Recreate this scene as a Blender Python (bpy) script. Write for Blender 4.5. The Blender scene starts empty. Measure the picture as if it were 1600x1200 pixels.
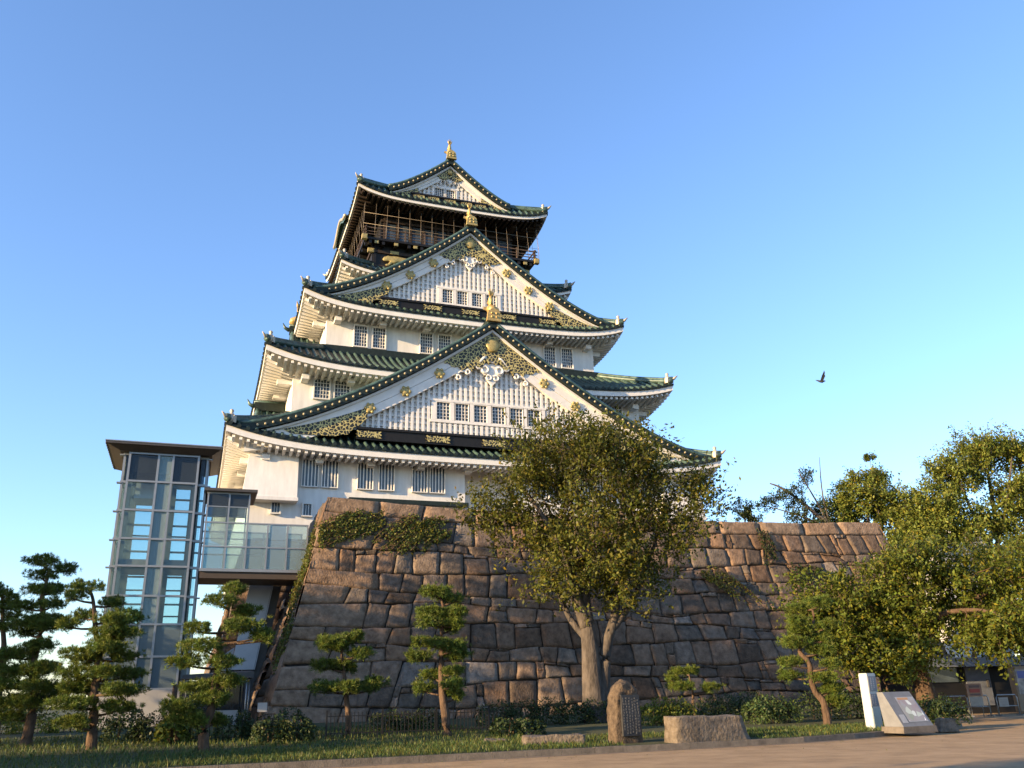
import bpy, bmesh, math, random
import numpy as np
from math import sin, cos, pi, radians
from mathutils import Vector, Matrix, noise as mnoise

random.seed(7)
rng = np.random.default_rng(7)
SC = bpy.context.scene
COL = SC.collection

# ------------------------------------------------------------------ camera
PITCH, ROLL = radians(19.7), radians(1.5)
F_ = Vector((0, cos(PITCH), sin(PITCH)))
U_ = Vector((0, -sin(PITCH), cos(PITCH)))
R_ = Vector((1, 0, 0))
right = R_ * cos(ROLL) - U_ * sin(ROLL)
up = R_ * sin(ROLL) + U_ * cos(ROLL)
cam_d = bpy.data.cameras.new('camera')
cam = bpy.data.objects.new('camera', cam_d)
COL.objects.link(cam)
M = Matrix((right, up, -F_)).transposed().to_4x4()
M.translation = Vector((0, 0, 1.6))
cam.matrix_world = M
cam_d.sensor_width = 36.0
cam_d.lens = 36.0 * 1355.0 / 1600.0
cam_d.clip_start = 0.1
cam_d.clip_end = 6000.0
SC.camera = cam

# ------------------------------------------------------------------ light
PSI = radians(20)                      # heading of the castle front
E1 = Vector((cos(PSI), sin(PSI), 0))   # along the castle front, to the right
E2 = Vector((-sin(PSI), cos(PSI), 0))  # into the castle
C0 = Vector((-8.76, 85.2, 0))          # castle centre on the ground
GRAZE, ELEV = radians(13), radians(12.5)
sh = E1 * -cos(GRAZE) + E2 * -sin(GRAZE)     # towards the sun, horizontal
SUN = Vector((sh.x * cos(ELEV), sh.y * cos(ELEV), sin(ELEV)))
sun_d = bpy.data.lights.new('sun', 'SUN')
sun_d.energy = 5.0
sun_d.angle = radians(0.5)
sun_d.color = (1.0, 0.70, 0.37)
sun = bpy.data.objects.new('sun', sun_d)
COL.objects.link(sun)
sun.rotation_euler = SUN.to_track_quat('Z', 'Y').to_euler()
sun.location = (-40, -20, 60)

world = bpy.data.worlds.new('World')
SC.world = world
world.use_nodes = True
wn = world.node_tree
wn.nodes.clear()
wo = wn.nodes.new('ShaderNodeOutputWorld')
wb = wn.nodes.new('ShaderNodeBackground')
sky = wn.nodes.new('ShaderNodeTexSky')
sky.sky_type = 'NISHITA'
sky.sun_disc = False
sky.sun_elevation = ELEV
sky.sun_rotation = math.atan2(sh.x, sh.y)
sky.altitude = 20
sky.air_density = 1.1
sky.dust_density = 0.4
sky.ozone_density = 2.8
wb.inputs['Strength'].default_value = 0.14
tint = wn.nodes.new('ShaderNodeMix')      # even white-balance of the sky light
tint.data_type = 'RGBA'
tint.blend_type = 'MULTIPLY'
tint.inputs[0].default_value = 1.0
tint.inputs[7].default_value = (0.83, 0.875, 1.03, 1)
wn.links.new(sky.outputs[0], tint.inputs[6])
wn.links.new(tint.outputs[2], wb.inputs[0])
wn.links.new(wb.outputs[0], wo.inputs[0])
SC.view_settings.view_transform = 'Standard'
SC.view_settings.look = 'None'
SC.view_settings.exposure = 1.56
SC.view_settings.gamma = 1.0
SC.render.engine = 'CYCLES'
SC.cycles.max_bounces = 6
SC.cycles.transparent_max_bounces = 12
SC.cycles.use_denoising = True


def W(x, y, z=0.0):
    """castle-local metres to world"""
    return C0 + E1 * x + E2 * y + Vector((0, 0, z))


# ------------------------------------------------------------------ materials
def new_mat(name):
    m = bpy.data.materials.new(name)
    m.use_nodes = True
    nt = m.node_tree
    nt.nodes.clear()
    out = nt.nodes.new('ShaderNodeOutputMaterial')
    return m, nt, out


def mat(name, base, rough=0.7, metal=0.0, var=0.15, scale=3.0, bump=0.0, bscale=20.0,
        base2=None, spec=0.3, attr=None, stretch=(1, 1, 1), detail=6.0):
    """principled surface whose colour drifts with noise; attr = per-piece tint layer"""
    m, nt, out = new_mat(name)
    N, L = nt.nodes, nt.links
    p = N.new('ShaderNodeBsdfPrincipled')
    L.new(p.outputs[0], out.inputs[0])
    p.inputs['Roughness'].default_value = rough
    p.inputs['Metallic'].default_value = metal
    p.inputs['Specular IOR Level'].default_value = spec
    tc = N.new('ShaderNodeTexCoord')
    mp = N.new('ShaderNodeMapping')
    mp.inputs['Scale'].default_value = stretch
    L.new(tc.outputs['Object'], mp.inputs[0])
    n = N.new('ShaderNodeTexNoise')
    n.inputs['Scale'].default_value = scale
    n.inputs['Detail'].default_value = detail
    n.inputs['Roughness'].default_value = 0.65
    L.new(mp.outputs[0], n.inputs['Vector'])
    rp = N.new('ShaderNodeValToRGB')
    b = Vector(base)
    b2 = Vector(base2) if base2 else b * (1 + var)
    a = b * (1 - var)
    rp.color_ramp.elements[0].position = 0.3
    rp.color_ramp.elements[1].position = 0.7
    rp.color_ramp.elements[0].color = (*a, 1)
    rp.color_ramp.elements[1].color = (min(1, b2.x), min(1, b2.y), min(1, b2.z), 1)
    L.new(n.outputs['Fac'], rp.inputs[0])
    col = rp.outputs[0]
    if attr:
        at = N.new('ShaderNodeAttribute')
        at.attribute_name = attr
        mx = N.new('ShaderNodeMix')
        mx.data_type = 'RGBA'
        mx.blend_type = 'MULTIPLY'
        mx.inputs[0].default_value = 1.0
        L.new(col, mx.inputs[6])
        L.new(at.outputs['Color'], mx.inputs[7])
        col = mx.outputs[2]
    L.new(col, p.inputs['Base Color'])
    if bump:
        n2 = N.new('ShaderNodeTexNoise')
        n2.inputs['Scale'].default_value = bscale
        n2.inputs['Detail'].default_value = 8
        L.new(mp.outputs[0], n2.inputs['Vector'])
        bp = N.new('ShaderNodeBump')
        bp.inputs['Strength'].default_value = bump
        bp.inputs['Distance'].default_value = 0.05
        L.new(n2.outputs['Fac'], bp.inputs['Height'])
        L.new(bp.outputs[0], p.inputs['Normal'])
    return m


def leaf_mat(name, base, trans=0.35, rough=0.5):
    m, nt, out = new_mat(name)
    N, L = nt.nodes, nt.links
    at = N.new('ShaderNodeAttribute')
    at.attribute_name = 'tint'
    mx = N.new('ShaderNodeMix')
    mx.data_type = 'RGBA'
    mx.blend_type = 'MULTIPLY'
    mx.inputs[0].default_value = 1.0
    mx.inputs[6].default_value = (*base, 1)
    L.new(at.outputs['Color'], mx.inputs[7])
    p = N.new('ShaderNodeBsdfPrincipled')
    p.inputs['Roughness'].default_value = rough
    p.inputs['Specular IOR Level'].default_value = 0.25
    L.new(mx.outputs[2], p.inputs['Base Color'])
    t = N.new('ShaderNodeBsdfTranslucent')
    L.new(mx.outputs[2], t.inputs['Color'])
    ms = N.new('ShaderNodeMixShader')
    ms.inputs[0].default_value = trans
    L.new(p.outputs[0], ms.inputs[1])
    L.new(t.outputs[0], ms.inputs[2])
    L.new(ms.outputs[0], out.inputs[0])
    return m


def glass_mat(name, tint, opacity, rough=0.03, body=(0.3, 0.4, 0.45)):
    """thin glazing: part see-through, part milky, mirror-like at grazing angles"""
    m, nt, out = new_mat(name)
    N, L = nt.nodes, nt.links
    tr = N.new('ShaderNodeBsdfTransparent')
    tr.inputs[0].default_value = (*tint, 1)
    df = N.new('ShaderNodeBsdfDiffuse')
    df.inputs[0].default_value = (*body, 1)
    gl = N.new('ShaderNodeBsdfGlossy')
    gl.inputs['Roughness'].default_value = rough
    gl.inputs[0].default_value = (0.9, 0.95, 1, 1)
    m1 = N.new('ShaderNodeMixShader')
    m1.inputs[0].default_value = opacity
    L.new(tr.outputs[0], m1.inputs[1])
    L.new(df.outputs[0], m1.inputs[2])
    lw = N.new('ShaderNodeLayerWeight')
    lw.inputs[0].default_value = 0.25
    m2 = N.new('ShaderNodeMixShader')
    L.new(lw.outputs['Fresnel'], m2.inputs[0])
    L.new(m1.outputs[0], m2.inputs[1])
    L.new(gl.outputs[0], m2.inputs[2])
    L.new(m2.outputs[0], out.inputs[0])
    return m


def filigree_mat(name):
    """pierced gilt metalwork over dark lacquer"""
    m, nt, out = new_mat(name)
    N, L = nt.nodes, nt.links
    tc = N.new('ShaderNodeTexCoord')
    v = N.new('ShaderNodeTexVoronoi')
    v.feature = 'DISTANCE_TO_EDGE'
    v.inputs['Scale'].default_value = 4.6
    nz = N.new('ShaderNodeTexNoise')
    nz.inputs['Scale'].default_value = 4.0
    mxv = N.new('ShaderNodeMix')
    mxv.data_type = 'RGBA'
    mxv.inputs[0].default_value = 0.18
    L.new(tc.outputs['Object'], nz.inputs['Vector'])
    L.new(tc.outputs['Object'], mxv.inputs[6])
    L.new(nz.outputs['Color'], mxv.inputs[7])
    L.new(mxv.outputs[2], v.inputs['Vector'])
    rp = N.new('ShaderNodeValToRGB')
    rp.color_ramp.elements[0].position = 0.07
    rp.color_ramp.elements[0].color = (0.50, 0.42, 0.16, 1)
    rp.color_ramp.elements[1].position = 0.10
    rp.color_ramp.elements[1].color = (0.018, 0.018, 0.012, 1)
    L.new(v.outputs['Distance'], rp.inputs[0])
    p = N.new('ShaderNodeBsdfPrincipled')
    L.new(rp.outputs[0], p.inputs['Base Color'])
    p.inputs['Roughness'].default_value = 0.45
    p.inputs['Metallic'].default_value = 0.1
    L.new(p.outputs[0], out.inputs[0])
    return m


PLASTER = mat('white_plaster', (0.66, 0.645, 0.615), 0.85, var=0.11, scale=2.2, bump=0.06, bscale=14, stretch=(1, 1, 0.16), base2=(0.73, 0.715, 0.69))
WOODWHITE = mat('white_painted_timber', (0.66, 0.645, 0.61), 0.7, var=0.08, scale=2.0)
TILE = mat('green_copper_tile', (0.026, 0.052, 0.044), 0.42, metal=0.15, var=0.55, scale=2.6, base2=(0.088, 0.155, 0.130), spec=0.5)
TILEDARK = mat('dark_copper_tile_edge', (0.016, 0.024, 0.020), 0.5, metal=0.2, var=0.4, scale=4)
TILEEND = mat('gilt_tile_end', (0.33, 0.29, 0.19), 0.6, metal=0.1, var=0.4, scale=8)
BRONZE = mat('pale_bronze', (0.40, 0.36, 0.29), 0.5, metal=0.3, var=0.2, scale=6)
GOLD = mat('gold_leaf', (0.44, 0.31, 0.12), 0.45, metal=0.45, var=0.5, scale=5)
GOLDDULL = mat('dull_gold', (0.36, 0.29, 0.12), 0.5, metal=0.3, var=0.3, scale=7)
FILI = filigree_mat('gilt_filigree')
LACQUER = mat('black_lacquer', (0.010, 0.009, 0.008), 0.5, var=0.3, scale=5)
DARKWOOD = mat('dark_brown_timber', (0.034, 0.023, 0.016), 0.6, var=0.3, scale=5)
WINGLASS = mat('dark_window_pane', (0.045, 0.06, 0.075), 0.12, var=0.3, scale=2.0, spec=0.6)
WIRE = mat('steel_wire', (0.26, 0.22, 0.17), 0.5, metal=0.4, var=0.05)
STONE = mat('castle_stone', (0.116, 0.078, 0.053), 0.9, var=0.42, scale=2.6, bump=1.0, bscale=9, attr='tint', base2=(0.195, 0.140, 0.100))
MONUROCK = mat('dark_brown_rock', (0.070, 0.050, 0.034), 0.95, var=0.5, scale=6, bump=1.0, bscale=14, base2=(0.12, 0.088, 0.06))
STONEDARK = mat('stone_joint', (0.022, 0.018, 0.015), 0.95, var=0.4, scale=5)
ROCK = mat('weathered_rock', (0.115, 0.090, 0.066), 0.9, var=0.45, scale=4.5, bump=1.0, bscale=11, base2=(0.17, 0.14, 0.11))
CONCRETE = mat('pale_concrete', (0.34, 0.33, 0.315), 0.85, var=0.1, scale=2)
STEEL = mat('grey_steel_frame', (0.26, 0.275, 0.29), 0.4, metal=0.5, var=0.08)
STEELDARK = mat('dark_steel', (0.070, 0.065, 0.062), 0.5, metal=0.3, var=0.15)
ALUM = mat('brushed_aluminium_cladding', (0.40, 0.41, 0.44), 0.42, metal=0.35, var=0.08, scale=1.0)
SOFFITBROWN = mat('brown_soffit_panel', (0.065, 0.052, 0.042), 0.6, var=0.1)
GLASS = glass_mat('clear_blue_glazing', (0.84, 0.93, 0.935), 0.07, body=(0.36, 0.46, 0.48))
GLASSF = glass_mat('frosted_blue_glazing', (0.74, 0.87, 0.89), 0.36, rough=0.12, body=(0.36, 0.48, 0.50))
GLASSL = glass_mat('dark_frosted_glazing', (0.50, 0.60, 0.66), 0.68, rough=0.15, body=(0.135, 0.18, 0.205))
GLASSB = glass_mat('milky_bridge_glazing', (0.78, 0.90, 0.91), 0.30, rough=0.10, body=(0.46, 0.58, 0.60))
SHAFT = mat('grey_shaft_steel', (0.15, 0.165, 0.18), 0.5, metal=0.2, var=0.15)
GLASSD = glass_mat('dark_tinted_glazing', (0.30, 0.35, 0.42), 0.35, body=(0.07, 0.09, 0.11))
BARK = mat('brown_bark', (0.075, 0.046, 0.029), 0.95, var=0.45, scale=6, bump=1.0, bscale=16, stretch=(1, 1, 0.3), base2=(0.12, 0.078, 0.05))
BARKGREY = mat('grey_bark', (0.060, 0.050, 0.042), 0.95, var=0.45, scale=4, bump=1.0, bscale=12, stretch=(1, 1, 0.35), base2=(0.12, 0.10, 0.085))
PINE = leaf_mat('pine_needles', (0.092, 0.124, 0.020), 0.28)
LEAFOLIVE = leaf_mat('olive_leaves', (0.102, 0.110, 0.017), 0.4)
LEAFGREEN = leaf_mat('green_leaves', (0.104, 0.128, 0.018), 0.38)
LEAFPALE = leaf_mat('pale_green_leaves', (0.150, 0.180, 0.034), 0.38)
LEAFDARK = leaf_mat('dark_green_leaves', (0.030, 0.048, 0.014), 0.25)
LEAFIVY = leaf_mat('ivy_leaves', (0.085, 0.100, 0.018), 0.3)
GRASS = leaf_mat('grass_blades', (0.055, 0.078, 0.018), 0.3)
LAWN = mat('lawn_soil', (0.040, 0.050, 0.016), 0.95, var=0.4, scale=2.5, bump=0.5, bscale=20, base2=(0.07, 0.072, 0.028))
ASPHALT = mat('sandy_paving', (0.27, 0.182, 0.098), 0.9, var=0.22, scale=0.9, bump=0.5, bscale=70, base2=(0.36, 0.25, 0.14), detail=12)
KERB = mat('kerb_granite', (0.115, 0.098, 0.080), 0.85, var=0.35, scale=3, bump=0.4, bscale=30)
PAVEGREY = mat('grey_paving', (0.15, 0.115, 0.08), 0.9, var=0.2, scale=1.5, bump=0.2, bscale=40)


# ------------------------------------------------------------------ mesh helpers
class MB:
    """collects faces, links as ONE mesh object"""
    def __init__(s):
        s.v, s.f, s.m, s.sm = [], [], [], []

    def add(s, vs, fs, mi=0, smooth=False):
        o = len(s.v)
        s.v += [tuple(v) for v in vs]
        for f in fs:
            s.f.append(tuple(i + o for i in f))
            s.m.append(mi)
            s.sm.append(smooth)

    def hexa(s, p, mi=0):
        s.add(p, [(0, 3, 2, 1), (4, 5, 6, 7), (0, 1, 5, 4), (1, 2, 6, 5), (2, 3, 7, 6), (3, 0, 4, 7)], mi)

    def box(s, x0, x1, y0, y1, z0, z1, mi=0):
        s.hexa([(x0, y0, z0), (x1, y0, z0), (x1, y1, z0), (x0, y1, z0),
                (x0, y0, z1), (x1, y0, z1), (x1, y1, z1), (x0, y1, z1)], mi)

    def beam(s, a, b, w, h, mi=0, upv=(0, 0, 1)):
        a, b = Vector(a), Vector(b)
        d = (b - a).normalized()
        u = Vector(upv)
        sd = d.cross(u)
        if sd.length < 1e-4:
            sd = d.cross(Vector((1, 0, 0)))
        sd.normalize()
        u = sd.cross(d)
        sd, u = sd * w / 2, u * h / 2
        s.hexa([a - sd - u, a + sd - u, b + sd - u, b - sd - u, a - sd + u, a + sd + u, b + sd + u, b - sd + u], mi)

    def tube(s, pts, rads, n=6, mi=0, cap=True, smooth=True):
        pts = [Vector(p) for p in pts]
        if not hasattr(rads, '__len__'):
            rads = [rads] * len(pts)
        vs = []
        for i, p in enumerate(pts):
            d = (pts[min(i + 1, len(pts) - 1)] - pts[max(i - 1, 0)])
            d = d.normalized() if d.length > 1e-9 else Vector((0, 0, 1))
            a = d.orthogonal().normalized() if abs(d.z) > 0.99 else d.cross(Vector((0, 0, 1))).normalized()
            b = d.cross(a)
            for k in range(n):
                t = 2 * pi * k / n
                vs.append(p + (a * cos(t) + b * sin(t)) * rads[i])
        fs = []
        for i in range(len(pts) - 1):
            for k in range(n):
                fs.append((i * n + k, i * n + (k + 1) % n, (i + 1) * n + (k + 1) % n, (i + 1) * n + k))
        if cap:
            fs.append(tuple(range(n))[::-1])
            fs.append(tuple((len(pts) - 1) * n + k for k in range(n)))
        s.add(vs, fs, mi, smooth)

    def prism(s, poly, y0, y1, mi=0):
        """polygon in x,z pulled from y0 to y1"""
        n = len(poly)
        vs = [(x, y0, z) for x, z in poly] + [(x, y1, z) for x, z in poly]
        fs = [tuple(range(n))] + [tuple(range(2 * n - 1, n - 1, -1))]
        fs += [(i, n + i, n + (i + 1) % n, (i + 1) % n) for i in range(n)]
        s.add(vs, fs, mi)

    def lathe(s, prof, c=(0, 0, 0), n=10, mi=0, sx=1.0, sy=1.0):
        vs, fs = [], []
        for r, z in prof:
            for k in range(n):
                t = 2 * pi * k / n
                vs.append((c[0] + r * cos(t) * sx, c[1] + r * sin(t) * sy, c[2] + z))
        for i in range(len(prof) - 1):
            for k in range(n):
                fs.append((i * n + k, i * n + (k + 1) % n, (i + 1) * n + (k + 1) % n, (i + 1) * n + k))
        fs.append(tuple(range(n))[::-1])
        fs.append(tuple((len(prof) - 1) * n + k for k in range(n)))
        s.add(vs, fs, mi, True)

    def grid(s, pts, mi=0, smooth=False):
        r, c = len(pts), len(pts[0])
        vs = [p for row in pts for p in row]
        fs = [(i * c + j, i * c + j + 1, (i + 1) * c + j + 1, (i + 1) * c + j) for i in range(r - 1) for j in range(c - 1)]
        s.add(vs, fs, mi, smooth)

    def build(s, name, mats, parent=None, loc=None, rz=0.0):
        me = bpy.data.meshes.new(name)
        me.from_pydata(s.v, [], s.f)
        mats = mats if isinstance(mats, (list, tuple)) else [mats]
        for m in mats:
            me.materials.append(m)
        me.polygons.foreach_set('material_index', s.m)
        me.polygons.foreach_set('use_smooth', s.sm)
        me.update()
        o = bpy.data.objects.new(name, me)
        COL.objects.link(o)
        if parent:
            o.parent = parent
        if loc is not None:
            o.location = loc
        o.rotation_euler.z = rz
        return o


def tag(o, label=None, cat=None, group=None, kind=None):
    for k, v in (('label', label), ('category', cat), ('group', group), ('kind', kind)):
        if v:
            o[k] = v
    return o


def thing(name, label, cat, loc=(0, 0, 0), rz=0.0, group=None):
    o = bpy.data.objects.new(name, None)
    o.empty_display_size = 0.5
    COL.objects.link(o)
    o.location = loc
    o.rotation_euler.z = rz
    return tag(o, label, cat, group)


def copy_to(o, parent, loc, rz=None):
    c = o.copy()
    COL.objects.link(c)
    c.parent = parent
    c.location = loc
    if rz is not None:
        c.rotation_euler.z = rz
    return c


class Leaves:
    """many small leaf faces gathered in arrays"""
    def __init__(s):
        s.P, s.T = [], []

    def quads(s, c, size, nrm=None, tint=None, ratio=0.55, axis=None):
        """c: (n,3) centres; each leaf a pointed diamond of given length"""
        n = len(c)
        if n == 0:
            return
        a = rng.normal(size=(n, 3)) if axis is None else axis + rng.normal(size=(n, 3)) * 0.35
        a /= np.linalg.norm(a, axis=1)[:, None] + 1e-9
        b = rng.normal(size=(n, 3))
        if nrm is not None:
            b = np.cross(nrm + rng.normal(size=(n, 3)) * 0.5, a)
        b -= (b * a).sum(1)[:, None] * a
        b /= np.linalg.norm(b, axis=1)[:, None] + 1e-9
        L = (size * rng.uniform(0.7, 1.3, n))[:, None]
        v = np.stack([c - a * L * .5, c + b * L * ratio * .5, c + a * L * .5, c - b * L * ratio * .5], 1)
        s.P.append(v)
        s.T.append(np.ones((n, 3)) if tint is None else tint)

    def build(s, name, m, parent=None):
        P = np.concatenate(s.P)
        T = np.concatenate(s.T)
        n = len(P)
        me = bpy.data.meshes.new(name)
        me.vertices.add(4 * n)
        me.vertices.foreach_set('co', P.reshape(-1).astype(np.float32))
        me.loops.add(4 * n)
        me.loops.foreach_set('vertex_index', np.arange(4 * n, dtype=np.int32))
        me.polygons.add(n)
        me.polygons.foreach_set('loop_start', np.arange(0, 4 * n, 4, dtype=np.int32))
        me.update(calc_edges=True)
        ca = me.color_attributes.new('tint', 'FLOAT_COLOR', 'POINT')
        T4 = np.concatenate([np.repeat(T, 4, 0), np.ones((4 * n, 1))], 1)
        ca.data.foreach_set('color', T4.reshape(-1).astype(np.float32))
        me.materials.append(m)
        o = bpy.data.objects.new(name, me)
        COL.objects.link(o)
        if parent:
            o.parent = parent
        return o


def tints(n, lo=0.7, hi=1.3, warm=0.25, yellow=0.0):
    """leaf colours: light and dark leaves, some turning yellow-brown"""
    k = rng.uniform(lo, hi, (n, 1))
    w = rng.uniform(-warm, warm, (n, 1))
    t = k * np.concatenate([1 + w, np.ones((n, 1)), 1 - w * .5], 1)
    if yellow:
        y = rng.random(n) < yellow
        t[y] *= np.array([1.55, 1.15, 0.8])
    return t
# ------------------------------------------------------------------ ground, road, lawn, kerb
def lawn_z(y):          # castle-local depth to lawn height
    t = min(1, max(0, (y + 59.0) / 22.0))
    return 0.13 + 0.38 * t


g = MB()
g.grid([[(x, y, -0.03) for x in np.linspace(-2500, 2500, 6)] for y in np.linspace(-2500, 2500, 6)])
tag(g.build('ground', LAWN), kind='structure')
g = MB()
g.grid([[tuple(W(x, y, -0.006)) for x in np.linspace(-60, 75, 30)] for y in np.linspace(-100, -30, 20)])
tag(g.build('road', ASPHALT), kind='structure')
KL = [(-60, -58.75), (-30, -58.85), (-19, -58.95), (-12, -59.05), (-7, -59.1), (-2.9, -58.95), (-0.6, -58.5), (1.6, -57.85), (3.9, -57.05), (6.1, -56.15)]
KR = KL + [(6.9, -55.5), (7.0, -54.3), (6.6, -50.5)]


def kerb_y(x):
    return float(np.interp(x, [p[0] for p in KL], [p[1] for p in KL]))


g = MB()
xs = list(np.arange(-60, 6.2, 1.2)) + [6.1]
rows = []
for x in xs:
    y0 = kerb_y(x) + 0.1
    col = []
    for t in np.linspace(0, 1, 14):
        y = y0 + (-20 - y0) * t ** 1.5
        z = lawn_z(y) - 0.005
        if t > 0.02:
            z += 0.05 * mnoise.noise(Vector((x * .5, y * .5, 0)))
        col.append(tuple(W(x, y, z)))
    rows.append(col)
g.grid(rows, smooth=True)
g.grid([[tuple(W(6.1 + u * 22, -55.2 + v * 25 + u * 12 * (1 - v), 0.12 + 0.38 * v)) for v in np.linspace(0.25, 1, 6)] for u in np.linspace(0, 1, 6)], smooth=True)
tag(g.build('lawn', LAWN), kind='structure')

g = MB()
for i in range(len(KR) - 1):
    a, b = Vector(KR[i]), Vector(KR[i + 1])
    n = max(1, round((b - a).length / 1.0))
    for k in range(n):
        p, q = a + (b - a) * (k / n), a + (b - a) * ((k + 1) / n)
        d = (q - p).normalized()
        q = q - d * 0.008
        nn = Vector((-d.y, d.x)) * 0.16
        h = 0.15 + random.uniform(-.006, .006)
        P = [W(p.x, p.y, -.02), W(q.x, q.y, -.02), W(q.x + nn.x, q.y + nn.y, -.02), W(p.x + nn.x, p.y + nn.y, -.02)]
        dn = E1 * nn.x * .1 + E2 * nn.y * .1
        g.hexa(P + [P[0] + Vector((0, 0, h + .02)) + dn, P[1] + Vector((0, 0, h + .02)) + dn, P[2] + Vector((0, 0, h + .02)), P[3] + Vector((0, 0, h + .02))])
tag(g.build('kerb', KERB), kind='structure')
# paved strip along the kerb
g = MB()
g.grid([[tuple(W(x, kerb_y(x) - d, -0.002)) for d in (0.0, 0.34)] for x in np.linspace(-40, 6.1, 40)])
tag(g.build('gutter', PAVEGREY), kind='structure')

# grass that shows along the kerb
def blades(n, xr, yr, h0, h1):
    lv = Leaves()
    x = rng.uniform(*xr, n)
    y = rng.uniform(*yr, n)
    ok = np.array([y[i] > kerb_y(x[i]) + 0.2 and not (y[i] < -56.6 and (-8.9 < x[i] < -4.2)) for i in range(n)])
    x, y = x[ok], y[ok]
    n = len(x)
    z = np.array([lawn_z(v) for v in y])
    h = rng.uniform(h0, h1, n)
    c = np.stack([C0.x + E1.x * x + E2.x * y, C0.y + E1.y * x + E2.y * y, z + h * .42], 1)
    ax = np.tile(np.array([0, 0, 1.0]), (n, 1))
    lv.quads(c, h, None, tints(n, .6, 1.5, .35, .12), 0.14, ax)
    return lv


lv = blades(30000, (-22, 6), (-59, -54.5), 0.06, 0.17)
l2 = blades(26000, (-32, -10), (-59, -42), 0.08, 0.2)
lv.P += l2.P
lv.T += l2.T
tag(lv.build('grass', GRASS), 'short green grass growing behind the kerb of the lawn', 'grass', kind='stuff')


# ------------------------------------------------------------------ stone walls
def rings(n):
    h = n // 2
    q = [0.0] + [.93 * (k / (h - 1)) ** .8 if k < h else 1.0 for k in range(1, h + 1)]
    return [-v for v in q[:0:-1]] + q


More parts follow.
